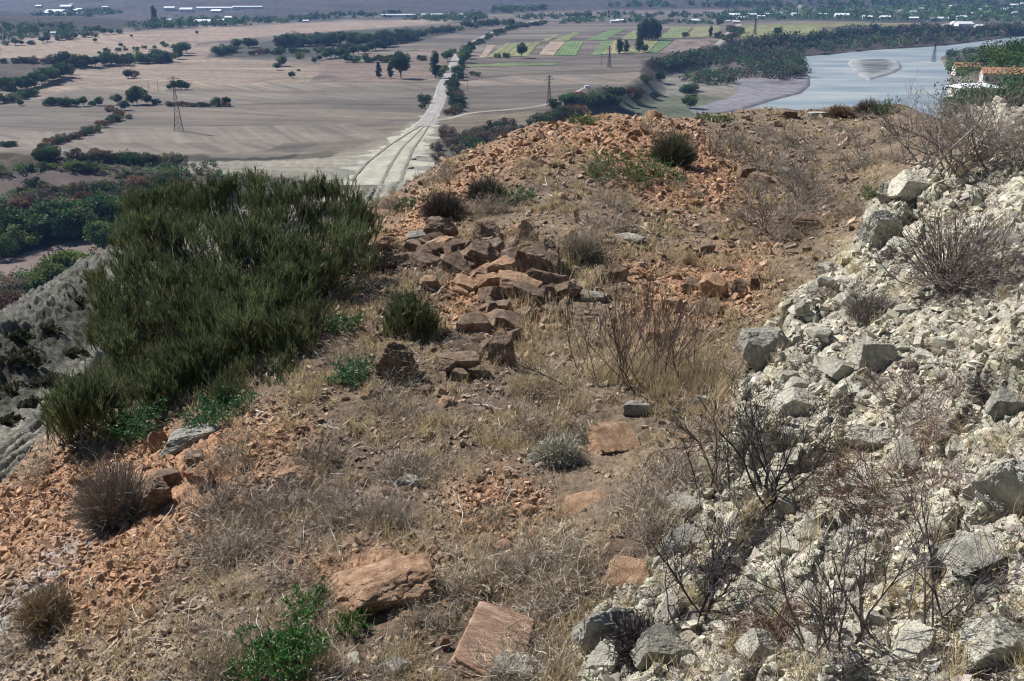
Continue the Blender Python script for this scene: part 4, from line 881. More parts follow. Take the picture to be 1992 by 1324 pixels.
# bare branching shrubs
o = bare('bare_bush', 201, (.24, .205, .185), 22, 1.5, .017, (5, 4, 4), 'wild bare grey bush on the crest above the white boulder', 'bush', spread=1.25, wig=.22, droop=-.02, base=.3, ang=.75, rmin=.002, ratio=.52); plant_at(o, 1870, 335, .74, .4)
o = bare('bare_bush', 202, (.25, .215, .2), 20, 1.2, .012, (5, 5, 3), 'dense grey bare bush on the crest at the frame edge', 'bush', spread=1.3, wig=.22, base=.4, ang=.8, rmin=.002, ratio=.52); plant_at(o, 1965, 315, .66, 2.4)
o = bare('bare_bush', 203, (.18, .155, .14), 14, 1.0, .012, (5, 4), 'thin bare bush reaching over the path beside the white boulder', 'bush', spread=1.3, wig=.2, base=.12, ang=.6, rmin=.002); plant_at(o, 1790, 318, .9, 1.0)
o = bare('spiky_dry_shrub', 204, (.13, .11, .10), 60, .62, .006, (3, 2), 'fan of stiff dry stems standing on the rubble slope', 'shrub', spread=.95, wig=.05, droop=-.01, base=.05, ang=.3, rmin=.0016, ratio=.5); plant_at(o, 1842, 560, 1.0, .3)
o = bare('bare_shrub', 205, (.17, .14, .13), 40, .6, .005, (6, 4), 'low grey tangle of twigs beneath the fan of stiff stems', 'shrub', spread=1.5, wig=.25, base=.22, ang=.8, rmin=.0015); plant_at(o, 1925, 570, 1.0, .3)
o = bare('thorn_bush', 206, (.06, .052, .05), 10, .60, .0085, (5, 4, 3), 'black leafless thorn bush in front of the marl ledge', 'bush', spread=.95, wig=.16, droop=-.02, base=.04, ang=.62, rmin=.0015, up=.15); plant_at(o, 1498, 975, .86, .2)
o = bare('thorn_bush', 207, (.06, .052, .05), 7, .5, .0075, (4, 4, 4), 'black arching thorn bush left of the white-topped stone', 'bush', spread=1.2, wig=.18, base=.05, ang=.62, rmin=.0014, up=.1); plant_at(o, 1395, 960, .85, 1.2)
o = bare('thorn_bush', 208, (.06, .052, .055), 8, .5, .008, (4, 4, 4), 'dark thorn bush beside the orange flat stone', 'bush', spread=1.15, wig=.2, base=.05, ang=.65, rmin=.0014, up=.1); plant_at(o, 1350, 1210, .9, 2.0)
o = bare('reddish_bare_shrub', 209, (.14, .105, .09), 24, .85, .005, (5, 3), 'reddish bare shrub with slender stems in the straw grass', 'shrub', spread=1.0, wig=.07, droop=-.03, base=.16, ang=.35, rmin=.0018, ratio=.45, up=.3); plant_at(o, 1205, 735, .95, .4)
o = bare('reddish_bare_shrub', 210, (.13, .09, .075), 16, .8, .005, (5, 3), 'slender-stemmed reddish shrub nearest the big grey boulder', 'shrub', spread=.9, wig=.07, droop=-.03, base=.12, ang=.35, rmin=.0018, ratio=.45, up=.3); plant_at(o, 1310, 730, .9, 1.4)
o = bare('grey_bare_shrub', 211, (.23, .20, .18), 20, .8, .005, (5, 4), 'feathery grey shrub beside the path above the brown ledge', 'shrub', spread=1.1, wig=.1, base=.1, ang=.5, rmin=.003, ratio=.5, up=.2); plant_at(o, 1495, 452, .9, .4)
o = bare('grey_bare_shrub', 212, (.22, .19, .17), 18, .7, .006, (5, 4), 'grey shrub behind the dark hollow stone', 'shrub', spread=1.2, wig=.12, base=.15, ang=.5, rmin=.003, ratio=.5, up=.1); plant_at(o, 1560, 400, 1.0, .9)
o = bare('tangled_shrub', 213, (.20, .125, .10), 26, .42, .0035, (6, 4), 'reddish-brown tangled shrub on the middle of the rubble', 'shrub', spread=1.5, wig=.28, base=.12, ang=.9, rmin=.0014); plant_at(o, 1735, 985, .95, .4)
o = bare('tangled_shrub', 214, (.2, .155, .13), 20, .36, .0035, (6, 4), 'brown tangled shrub hanging on the upper rubble', 'shrub', spread=1.5, wig=.28, base=.12, ang=.9, rmin=.0013); plant_at(o, 1810, 805, 1.0, 2.4)
o = bare('tangled_shrub', 215, (.22, .15, .12), 24, .22, .003, (6, 4), 'small reddish twig clump beside the slanting marl block', 'shrub', spread=1.4, wig=.28, base=.05, ang=.9, rmin=.0012); plant_at(o, 1510, 1240, 1.0, 2.4)
for i, (px_, py_, s_, lab) in enumerate([(1640,1330,1.0,'bare grey stems rising from the bottom edge of the rubble'),(1800,1340,.95,'bare forked twigs rising near the bottom frame corner'),(1590,1345,.8,'thin dark stems at the bottom beside the slanting marl block')]):
    o = bare('bare_sapling', 220 + i, (.13, .11, .11), 6, .5, .006, (4, 4), lab, 'sapling', spread=.6, wig=.1, base=.06, ang=.45, rmin=.0012, up=.25)
    p_ = at(px_, 1318, 3.25); o.location = (p_[0], p_[1], gh(p_[0], p_[1])); o.scale = (s_,) * 3
for i, (px_, py_) in enumerate([(1475,330),(1650,330),(1560,290),(1410,300),(1745,275)]):
    o = bare('grey_bare_shrub', 230 + i, (.24, .21, .18), 18, .5, .005, (4, 4), 'grey twiggy shrub in the saddle grass', 'shrub', spread=1.3, wig=.14, base=.2, ang=.5, rmin=.004, ratio=.5); o['group'] = 'twiggy shrubs in the saddle'; plant_at(o, px_, py_, 1.0, i)
for i, (px_, py_, w_) in enumerate([(40,700,60),(95,745,46),(140,690,40),(175,640,36),(60,790,44),(120,790,36),(20,760,50),(200,600,30),(30,655,30),(90,640,28),(150,585,26),(150,740,30),(10,820,40)]):
    p = hit([px_], [py_], np.geomspace(18, 120, 500), lambda x, y: ridge_h(x, y)[0])[0]
    if np.isnan(p[0]): continue
    r_ = np.linalg.norm(p - (0, 0, H)) / F * w_ / 2; rg_ = np.random.default_rng(800 + i); D = dome(rg_, 700, 1.5); root = empty('bank_shrub', p - [0, 0, .1]); m = MB()
    m.leaves(D * [r_ * rg_.uniform(.7, 1.6), r_, r_ * rg_.uniform(.3, .6)] * rg_.uniform(.2, 1.15, (700, 1)) + .25 * r_ * np.sin(D[:, ::-1] * 5), D, .16, .05, rg_, c=np.array([(.07, .075, .045), (.09, .085, .06), (.07, .09, .04)][i % 3]) * rg_.uniform(.5, 1.4, (700, 1))); m.build('leaves', M['crown'], root)
    m = MB(); m.tubes(walk(rg_, np.zeros((12, 3)), dome(rg_, 12, 1.2), r_ * .7, 5, .1, 0), np.full((12, 5), .02), 3, c=np.array([[.15, .12, .1]] * 12)); m.build('branches', M['twig'], root)
    tag(root, 'low shrub clinging to the dark eroded ridge face', 'shrub', 'shrubs on the eroded ridge face')
# sticks
def stick(name, pts, r, label, col=(.5, .47, .42), K=14):
    P = hit([a for a, b in pts], [b for a, b in pts])
    t = np.linspace(0, 1, len(P)); tt = np.linspace(0, 1, K); Q = np.stack([np.interp(tt, t, P[:, j]) for j in range(3)], -1)
    Q[:, 2] = np.maximum(Q[:, 2], gh(Q[:, 0], Q[:, 1])) + r * 1.5; Q[1:-1] += rs.normal(size=(K - 2, 3)) * r * .6
    m = MB(); m.tubes(Q[None], np.linspace(r, r * .45, K)[None], 6, c=np.array([col])); j = K // 2
    for kk in (K // 3, 2 * K // 3):
        B = walk(rs, Q[kk][None], (Q[kk + 1] - Q[kk])[None] + rs.normal(size=(1, 3)) * .01 + [0, 0, .01], .12, 5, .1, 0); m.tubes(B, np.linspace(r * .5, r * .2, 5)[None], 5, c=np.array([col]))
    o = m.build(name, M['twig'], smooth=True); tag(o, label, 'stick'); return o
stick('fallen_stick', [(1545,1195),(1610,1202),(1700,1205)], .006, 'pale fallen stick lying flat on the rubble', (.55, .52, .47))
stick('fallen_stick', [(1522,1020),(1532,1060),(1535,1100)], .004, 'white curved twig dangling beside the white flake', (.6, .6, .6))
stick('fallen_stick', [(430,850),(480,842),(550,828)], .006, 'straw-coloured stick just above the flat stones', (.5, .42, .27))
stick('fallen_stick', [(440,815),(500,828),(560,826)], .005, 'straw-coloured stick touching the green plant', (.52, .44, .3))
stick('fallen_stick', [(495,798),(525,808),(548,822)], .006, 'bleached twig rising from the green plant', (.5, .46, .4))
stick('fallen_stick', [(610,985),(640,1020),(655,1060),(668,1095)], .004, 'long bleached twig in the middle of the grey scrub', (.55, .52, .5))
stick('fallen_stick', [(620,828),(660,835)], .005, 'short white stick lying in front of a buried stone', (.6, .57, .5))
stick('fallen_stick', [(920,788),(975,797)], .005, 'short white twig on the bare ground below the dark upright rock', (.6, .57, .5))
stick('fallen_stick', [(945,865),(962,890)], .005, 'thin white twig above the pale grey round stone', (.55, .52, .47))
stick('fallen_stick', [(515,740),(535,705),(558,682)], .005, 'bleached stick leaning at the front of the huge broom shrub', (.45, .43, .4))
stick('fallen_stick', [(440,995),(470,1000)], .005, 'short pale stick below the split stones', (.55, .5, .42))
if 0: print('T shrubs', round(time.time()-_T0,1))
# low grey scrub: countable clumps
protos = []
for k in range(6):
    rg_ = np.random.default_rng(300 + k); col = [(.34, .28, .205), (.37, .31, .215), (.29, .24, .19)][k % 3]
    root = empty('dry_scrub'); L = grow(rg_, 60, .17, .0022, (5, 3), spread=1.45, wig=.14, base=.06, ang=.7, rmin=.0007, K=5, ratio=.6); m = MB()
    for P, R in L: m.tubes(P, R, 2, c=np.where(rg_.random((len(P), 1)) < .12, [[.62, .58, .52]], np.array(col) * rg_.uniform(.3, 1.6, (len(P), 1))), rng=rg_)
    m.build('twigs', M['twig'], root); protos.append(root)
SCRUB = [(300,900),(430,930),(560,960),(700,900),(860,960),(900,1100),(860,1240),(700,1300),(480,1324),(150,1324),(200,1230),(330,1120),(300,1000)]
a, b, P = scatter_px(135, 0, 1760, 215, 1330, lambda a, b, m: (m[0] < .3) * (1 - .8 * np.maximum(m[1], m[2])) * np.where(pdist(a, b, SCRUB) < 0, .42 * (fbm(a / 75, b / 45, 451, 2) > -.05) + .02, np.where((b < 900) & (b > 430), .15, np.where(a > 1250, 1.0, .45))), 6)
used = set()
for i in range(len(a)):
    k = i % 6; o = protos[k] if k not in used else copy_tree(protos[k]); used.add(k)
    o.location = P[i]; o.location.z = float(gh(P[i, 0], P[i, 1])); s_ = rs.uniform(.6, 1.35) * (1 + .02 * P[i, 1]); o.scale = (s_, s_, s_ * rs.uniform(.7, 1.1)); o.rotation_euler = (0, 0, rs.uniform(0, 6))
    tag(o, 'low clump of dry grey scrub twigs on the hilltop', 'scrub clump', 'low dry scrub clumps')
# ground cover: straw tufts, dead twigs
def clumps(P, n, spread, L, col, r, rg_, droop=.05, th=1.0, K=4, wig=.12):
    i = np.repeat(np.arange(len(P)), n); S = P[i] + np.c_[rg_.normal(size=(len(i), 2)) * spread, np.zeros(len(i))]; S[:, 2] = gh(S[:, 0], S[:, 1]) - .005
    D = dome(rg_, len(i), th); LL = L * rg_.uniform(.4, 1.2, len(i)) * rg_.uniform(.6, 1.3, len(P))[i]
    W_ = walk(rg_, S, D, LL, K, wig, droop); ww = r * np.maximum(1, rng_of(S) / 5.5)
    m = MB(); c = np.array(col) * rg_.uniform(.55, 1.5, (len(i), 1)) * rg_.uniform(.75, 1.25, (len(P), 1))[i]; c = np.where(rg_.random((len(i), 1)) < .10, np.minimum(c * 1.9, .75), c)
    m.tubes(W_, ww[:, None] * np.linspace(1, .45, K)[None], 2, c=c, rng=rg_); return m
rg_ = np.random.default_rng(400)
a, b, P = scatter_px(2900, 100, 1990, 205, 1340, lambda a, b, m: (1 - m[0]) * (1 - .8 * m[1]) * sm(-.15, .25, fbm(a / 70, b / 45, 411, 3)) * np.where(b < 430, 1.0, np.where(b < 880, .8, .35)) + .012, 6)
o = clumps(P, 20, .035, .11, (.50, .40, .235), .0015, rg_, th=.8).build('straw_grass', M['straw']); tag(o, 'dry golden straw grass between the stones', None, None, 'stuff')
a, b, P = scatter_px(150, 1000, 1500, 480, 800, lambda a, b, m: (m[0] < .2) * np.maximum(np.exp(-((a - 1300) / 130) ** 2 - ((b - 730) / 50) ** 2), .12), 8)
o = clumps(P, 26, .05, .20, (.46, .37, .23), .0016, rg_, th=.6).build('tall_straw_grass', M['straw']); tag(o, 'taller straw grass around the bare reddish shrubs', None, None, 'stuff')
a, b, P = scatter_px(2300, 0, 1800, 205, 1340, lambda a, b, m: (1 - m[0] * .97) * (1 - .85 * np.maximum(m[1], m[2] * .8)) * np.where(pdist(a, b, SCRUB) < 0, 1, .5) * sm(-.08, .25, fbm(a / 50, b / 35, 421, 3)), 7)
o = clumps(P, 11, .035, .12, (.38, .32, .235), .0010, rg_, droop=.02, th=1.5, K=5, wig=.2).build('dry_ground_twigs', M['twig']); tag(o, 'tangle of dead grey twigs and litter on the ground', None, None, 'stuff')
a, b, P = scatter_px(1500, 1200, 2000, 230, 1340, lambda a, b, m: m[0] * sm(.0, .4, fbm(a / 90, b / 60, 431, 3)), 6)
o = clumps(P, 14, .03, .10, (.17, .14, .13), .0012, rg_, droop=.0, th=1.5, K=5, wig=.25).build('sparse_weeds', M['twig']); tag(o, 'sparse dead weeds on the marl rubble', None, None, 'stuff')
a, b, P = scatter_px(700, 1200, 2000, 230, 1340, lambda a, b, m: m[0] * sm(.1, .4, fbm(a / 70, b / 60, 441, 3)), 8)
o = clumps(P, 9, .015, .14, (.5, .4, .22), .0012, rg_, th=.8).build('rubble_straw', M['straw']); tag(o, 'thin straw blades sprouting from the marl rubble', None, None, 'stuff')
a, b, P = scatter_px(900, 0, 1750, 205, 1340, lambda a, b, m: (m[0] < .5) * 1.0, 2)
o = clumps(P, 2, .03, .20, (.62, .6, .56), .0017, rg_, droop=.12, th=1.5, K=6, wig=.2).build('bleached_twigs', M['twig']); tag(o, 'bleached white twigs lying about the hilltop', None, None, 'stuff')
if 0: print('T cover', round(time.time()-_T0,1))
# ------------------------------------------------------------------ trees of the valley
def crown_mb(seed, shape, n_cl, n_lf, lf, col, var=.35):
    r = np.random.default_rng(seed); m = MB(); C0 = []
    while len(C0) < n_cl:
        p = r.uniform(-1, 1, 3)
        if (p ** 2).sum() < 1 and (p ** 2).sum() > .12: C0.append(p)
    C0 = np.array(C0)
    if shape == 'round': S = np.array([.48, .48, .36]); ctr = .58
    elif shape == 'bush': S = np.array([.72, .72, .46]); ctr = .45
    elif shape == 'tall': S = np.array([.13, .13, .47]); ctr = .53; C0[:, :2] *= (1.1 - .6 * np.maximum(C0[:, 2:], 0))
    elif shape == 'vase': S = np.array([.4, .4, .38]); ctr = .62; C0[:, :2] *= (.75 + .4 * C0[:, 2:])
    else: S = np.array([.5, .5, .3]); ctr = .66
    Cn = C0 * S + [0, 0, ctr]; sc = .17 if shape != 'tall' else .09
    i = np.repeat(np.arange(n_cl), n_lf); d = r.normal(size=(len(i), 3)); d /= np.linalg.norm(d, axis=1, keepdims=True)
    P = Cn[i] + d * sc * r.uniform(.5, 1.1, (len(i), 1)) * r.uniform(.6, 1.3, n_cl)[i, None] * [1, 1, .75]
    ok = P[:, 2] > .03; P = P[ok]; d = d[ok]; i = i[ok]
    c = np.array(col) * r.uniform(1 - var, 1 + var, n_cl)[i, None] * r.uniform(.75, 1.25, (len(P), 1))
    m.leaves(P, d + r.normal(size=d.shape) * .8, lf * r.uniform(.7, 1.3, len(P)), lf * .42, r, c=c); return m, Cn
KINDS_ = {'round': [('round', (.06, .12, .04)), ('round', (.085, .14, .045)), ('round', (.045, .095, .035))], 'bush': [('bush', (.065, .12, .045)), ('bush', (.11, .135, .05)), ('bush', (.05, .085, .04))],
          'dry': [('bush', (.14, .11, .08)), ('bush', (.12, .10, .075)), ('bush', (.17, .10, .06))], 'tall': [('tall', (.05, .09, .035)), ('tall', (.06, .085, .04))],
          'vase': [('vase', (.07, .11, .04)), ('flat', (.06, .10, .035))], 'lime': [('bush', (.13, .17, .04)), ('round', (.12, .16, .04))]}
TP = {}
for kn, vs in KINDS_.items():
    for j, (shp, col) in enumerate(vs):
        nm = {'tall': 'poplar_tree', 'bush': 'bush', 'dry': 'dry_bush', 'lime': 'bush'}.get(kn, 'tree')
        sd = 500 + 10 * len(TP) + j; cm, Cn = crown_mb(sd, shp, 36 if shp != 'tall' else 40, 60, .082 if shp != 'tall' else .05, col)
        r = np.random.default_rng(sd); t = MB(); k = 9
        t.tubes(np.array([[[0, 0, -.06], [.004, 0, .12], [.0, .005, .26], [0, 0, .45]]]), np.array([[.028, .022, .017, .008]]), 6)
        e = Cn[r.integers(0, len(Cn), k)]; s0 = np.c_[np.zeros((k, 2)), r.uniform(.08, .35, k)]; tt = np.linspace(0, 1, 4)[None, :, None]
        t.tubes(s0[:, None] * (1 - tt) + e[:, None] * tt, np.linspace(.012, .004, 4)[None] * np.ones((k, 1)), 4)
        root = empty(nm); t.build('trunk', M['bark'], root); cm.build('crown', M['crown'], root); TP.setdefault(kn, []).append([root, False, cm])
rt = np.random.default_rng(99); ntree = 0
def tree(kind, px, py, hpx, label, group=None, wide=1.0):
    global ntree
    p = hitp([px], [py])[0]
    if np.isnan(p[0]): return
    pr = TP[kind][rt.integers(0, len(TP[kind]))]
    if pr[1]: o = copy_tree(pr[0])
    else: o = pr[0]; pr[1] = True
    h_ = hpx * 1.2 * np.linalg.norm(p - (0, 0, H)) / F; o.location = p; o.location.z = float(ph(p[0], p[1]))
    o.scale = (h_ * wide, h_ * wide, h_); o.rotation_euler = (0, 0, rt.uniform(0, 6)); nm = o.name.split('.')[0].replace('_', ' ')
    tag(o, label, nm, group); ntree += 1
def row(kind, pts, hs, n, label, group, jit=2.0, wide=1.1):
    pts = np.array(pts, float); s = np.r_[0, np.cumsum(np.hypot(*np.diff(pts, axis=0).T))]; t = (np.arange(n) + rt.uniform(.2, .8, n)) / n * s[-1]
    for x_, y_ in zip(np.interp(t, s, pts[:, 0]), np.interp(t, s, pts[:, 1])):
        k = kind if isinstance(kind, str) else kind[rt.integers(0, len(kind))]
        tree(k, x_ + rt.normal() * jit, y_ + rt.normal() * jit * .35, rt.uniform(*hs), label, group, wide * rt.uniform(.85, 1.2))
row(['round', 'bush'], [(0,172),(30,176),(60,172),(95,160),(120,150),(138,142)], (14, 22), 15, 'dark green tree along the foot of the brown mound', 'dark trees below the brown mound')
row(['bush', 'lime'], [(0,202),(20,198),(45,190),(70,185)], (9, 14), 7, 'yellowish bush in front of the dark trees below the brown mound', 'yellowish bushes below the mound')
row(['round', 'bush'], [(112,124),(150,128),(185,129),(215,126),(260,123),(300,122),(335,120),(352,110),(368,98)], (13, 20), 22, 'dark tree in the long thicket crossing the left fields', 'trees of the long field thicket')
row(['bush', 'dry'], [(0,123),(40,120),(70,122),(105,120),(150,132)], (6, 11), 10, 'low bush at the dry end of the long field thicket', 'low bushes by the field thicket')
row(['bush'], [(180,105),(215,99),(260,97),(330,90)], (4, 7), 8, 'small bush on the field edge beyond the long thicket', 'bushes on the far field edge')
row(['bush', 'round'], [(0,88),(40,88),(90,82),(165,72),(200,68),(245,62)], (6, 10), 14, 'bush in the thin hedge at the foot of the far left knolls', 'hedge at the foot of the knolls')
for x_, y_, h_ in [(185,82,6),(235,91,6),(317,89,7),(383,66,5),(242,94,4),(256,72,4)]: tree('round', x_, y_, h_, 'lone small tree in the pale far field', 'lone trees in the far field')
tree('round', 250, 152, 13, 'dark tree with a shadow alone in the middle of the pale field'); tree('dry', 262, 151, 11, 'drier bush close to the dark lone tree in the pale field')
for x_, h_, l_ in [(330,8,'small rounded tree just left of the lattice pylon top'),(339,14,'tree seen beside the head of the lattice pylon'),(353,15,'largest of the round trees right of the pylon head'),(364,11,'last round tree in the short row by the pylon head')]: tree('round', x_, 174, h_, l_)
row(['bush', 'round'], [(93,206),(105,205),(120,205),(135,206),(150,206)], (9, 14), 7, 'green bush in the clump left of the hedge gap', 'bushes left of the hedge gap')
tree('vase', 163, 206, 13, 'slim tree standing alone in the hedge gap'); tree('round', 193, 205, 13, 'round dark tree at the start of the field hedge'); tree('bush', 180, 205, 8, 'low bush touching the round dark hedge tree')
tree('vase', 228, 203, 15, 'yellow-green tree in the field hedge'); tree('vase', 267, 203, 26, 'tallest tree of the field hedge'); tree('round', 243, 214, 15, 'tree where the ditch meets the field hedge'); tree('vase', 258, 204, 14, 'tree hard against the tallest hedge tree')
tree('vase', 286, 203, 14, 'loose tree right of the tallest hedge tree'); tree('bush', 305, 203, 10, 'last green tree before the low hedge')
row(['bush', 'dry'], [(320,205),(360,206),(400,207),(445,206)], (5, 9), 13, 'low bush of the thin hedge running right behind the pylon', 'low bushes of the thin hedge', 1.5)
tree('vase', 420, 206, 13, 'small tree in the thin hedge'); tree('vase', 441, 205, 13, 'small tree ending the thin hedge')
row(['dry', 'bush'], [(236,222),(215,240),(195,250),(165,262),(120,276),(80,292)], (7, 13), 20, 'dry bush along the dark field ditch', 'bushes along the ditch', 3)
row(['dry'], [(205,212),(225,218),(240,225),(250,232)], (5, 9), 7, 'dry bush in the waste corner by the ditch', 'bushes in the ditch corner', 6)
row('bush', [(0,285),(30,284)], (7, 10), 3, 'dark low bush at the edge of the grey field', 'edge bushes of the grey field'); tree('round', 40, 205, 9, 'dark lone bush in the grey field with a thin shadow')
# band of trees across the middle fields
row(['round', 'bush'], [(420,110),(440,104),(455,100),(465,88)], (9, 16), 8, 'tree in the separate clump west of the wooded bank', 'trees of the separate clump')
row(['round'], [(478,94),(495,92)], (10, 15), 3, 'dark tree at the gap in the wooded bank', 'trees at the gap')
row(['round', 'bush'], [(545,92),(580,88),(600,90),(640,88),(680,86),(700,88),(740,90),(770,84),(800,80),(812,74)], (14, 24), 26, 'dark tree on the wooded bank across the middle fields', 'trees of the wooded bank', 3.5)
row(['dry', 'bush'], [(480,108),(540,104),(600,102),(640,98),(700,94)], (7, 11), 14, 'low bush along the foot of the wooded bank', 'bushes at the foot of the bank', 3)
row(['round'], [(628,116),(645,113),(665,112),(690,108),(720,100),(745,96)], (10, 18), 11, 'dark tree of the lower row in front of the wooded bank', 'lower row before the bank')
row(['bush', 'round'], [(800,72),(840,66),(880,62),(905,56),(930,53),(960,50),(1000,48)], (7, 14), 18, 'blue-green bush in the strip left of the distant road', 'bushes left of the distant road')
tree('tall', 925, 50, 15, 'pointed tree beside the distant road'); tree('round', 548, 128, 16, 'round green tree in the pale field below the wooded bank'); tree('round', 539, 136, 11, 'smaller tree just below the round green field tree'); tree('round', 568, 151, 10, 'lone small tree in the open field with shadow')
tree('lime', 583, 114, 11, 'yellow-green tree below the wooded bank'); tree('bush', 581, 138, 4, 'tiny bush above the lone field tree'); tree('round', 612, 122, 9, 'small round tree at the dry field corner'); tree('round', 622, 117, 8, 'small dark tree next to the dry field corner')
row(['vase', 'bush'], [(672,120),(700,121),(735,121),(770,120),(800,119),(825,117)], (7, 13), 15, 'small tree in the dotted line along the narrow green plot', 'dotted line of small trees')
tree('tall', 737, 152, 24, 'thin pale poplar, first of the young roadside group'); tree('tall', 760, 152, 24, 'thin poplar between its two young neighbours'); tree('vase', 780, 152, 38, 'forked tall tree, biggest of the young roadside group'); tree('tall', 847, 151, 40, 'slender pale poplar beside the road')
tree('round', 870, 119, 17, 'round dark tree at the roadside above the poplar'); tree('bush', 880, 104, 9, 'small roadside bush beyond the round tree'); tree('bush', 862, 140, 13, 'dark roadside bush near the slender poplar'); tree('bush', 855, 148, 9, 'low roadside bush at the poplar foot')
tree('bush', 825, 200, 15, 'dark bush in the field left of the road'); tree('dry', 832, 193, 8, 'small dry bush by the dark field bush'); tree('bush', 821, 210, 8, 'little bush below the dark field bush')
row(['bush', 'round'], [(886,218),(893,208),(884,196),(884,186),(879,170),(886,158),(897,140),(900,128),(905,112),(918,100)], (9, 19), 20, 'dark bush lining the right side of the gravel road', 'bushes lining the road', 3, .9)
row(['dry', 'bush'], [(868,222),(880,222),(893,215),(898,200),(893,180)], (6, 12), 10, 'scrubby bush on the bank beside the road junction', 'scrub by the junction', 4)
row(['bush'], [(925,88),(938,82),(952,75),(968,68),(984,60),(1000,55),(1040,50),(1062,46)], (6, 11), 16, 'bush in the hedge beside the distant road', 'hedge of the distant road', 1.5)
tree('dry', 918, 146, 7, 'brown shrub just right of the tall roadside pole'); tree('bush', 929, 148, 8, 'dark small bush by the brown field shrub')
tree('vase', 1015, 112, 21, 'forked tree at the corner of the yellow-green plot'); tree('bush', 968, 112, 8, 'small tree at the plot edge, second from the road'); tree('bush', 985, 112, 9, 'small tree at the plot edge near the forked tree')
for i, x_ in enumerate([1244,1250,1256,1262,1268,1274,1279]): tree('tall', x_, 77 + (i % 2), [24, 27, 30, 28, 31, 29, 26][i], 'tall poplar in the tight clump among the green plots', 'clump of tall poplars', 1.25)
tree('tall', 1205, 104, 22, 'poplar by the pale straw plot, first of the pair', None, 1.5); tree('tall', 1218, 102, 18, 'shorter poplar of the pair by the pale straw plot', None, 1.3); tree('tall', 1243, 101, 25, 'poplar standing below the tight clump', None, 1.4); tree('round', 1253, 102, 13, 'round dark tree at the foot of the lower poplar')
tree('tall', 1382, 72, 16, 'single dark cypress-like tree on the plot boundary'); tree('bush', 1334, 71, 8, 'small bush at the dark plot boundary'); tree('round', 1400, 50, 12, 'round tree beside the bluff track'); tree('round', 1513, 70, 14, 'round dark tree on the bluff edge')
row(['bush', 'dry'], [(1395,76),(1425,76),(1435,66),(1420,60)], (9, 14), 6, 'grey-green bush beside the track up the bluff', 'bushes by the bluff track', 3)
# lower slope scrub, right of the junction
row(['bush', 'round', 'dry'], [(1075,215),(1110,205),(1150,205),(1180,205),(1200,196),(1215,190),(1238,190)], (16, 26), 14, 'dark tree on the bank between the plain and the green pasture', 'trees on the pasture bank', 7)
row(['bush', 'dry'], [(1040,250),(1070,240),(1100,225),(1085,232),(1130,230)], (16, 26), 9, 'bush showing just above the red mound', 'bushes beyond the red mound', 6)
row(['bush', 'dry'], [(880,285),(915,275),(950,262),(985,255),(1000,262),(930,290),(900,300)], (16, 26), 15, 'grey-green bush in the hollow between the mound and the road', 'bushes in the hollow', 9)
row(['dry'], [(860,270),(880,262),(850,320),(870,330),(840,345)], (12, 22), 8, 'dry scrub bush beside the rutted pale ridge', 'dry bushes by the ridge', 8)
tree('round', 1342, 210, 22, 'lone round tree with a long shadow on the green flat'); tree('bush', 1272, 190, 11, 'small bush on the green flat'); tree('bush', 1257, 160, 14, 'dark bush on the pale flat'); tree('round', 1285, 158, 16, 'dark round tree on the pale flat')
row(['bush'], [(1325,180),(1345,178),(1355,175)], (10, 14), 4, 'bush beside the ditch on the green flat', 'bushes beside the flat ditch')
# bottomland scrub at the far left
row(['round', 'bush'], [(75,305),(95,308),(115,312)], (16, 24), 5, 'dark green bush at the lower end of the ditch', 'bushes at the ditch end')
row(['bush', 'dry'], [(145,308),(170,312),(200,308),(225,316),(255,318),(285,318),(305,318),(340,318),(355,318)], (12, 20), 14, 'bush along the edge between scrubland and ploughed plain', 'bushes edging the scrubland')
row(['bush', 'lime'], [(40,330),(60,328),(100,325),(190,335)], (8, 14), 6, 'low green bush around the small ploughed knoll', 'bushes round the knoll')
row(['round', 'bush'], [(10,468),(40,462),(80,460),(110,456),(145,458),(180,455),(215,440),(235,425)], (34, 58), 14, 'big dark bushy tree above the small bare field', 'dark trees above the bare field', 8)
row(['bush', 'dry'], [(0,420),(60,410),(120,405),(180,400),(240,395),(270,400)], (16, 30), 16, 'brownish bush on the scrubby hollow', 'bushes of the scrubby hollow', 12)
row(['dry', 'bush'], [(30,375),(100,378),(160,380),(230,370),(280,355),(340,350)], (10, 20), 16, 'small dry bush below the ploughed knoll', 'dry bushes below the knoll', 12)
row(['bush'], [(5,505),(15,490),(40,480)], (26, 44), 4, 'dark bush at the edge of the frame beside the bare field', 'edge bushes beside the bare field')
tree('round', 204, 488, 46, 'grey-green round bush just left of the huge broom shrub')
row(['lime'], [(80,588),(105,575),(125,555),(150,545)], (36, 50), 4, 'bright yellow-green bush behind the marl ridge', 'bright bushes behind the ridge', 6)
row(['bush', 'dry'], [(10,612),(35,605),(60,598),(30,590),(100,560)], (30, 46), 6, 'dark bush just behind the marl ridge', 'dark bushes behind the ridge', 6)
if 0: print('T trees', round(time.time()-_T0,1), ntree)
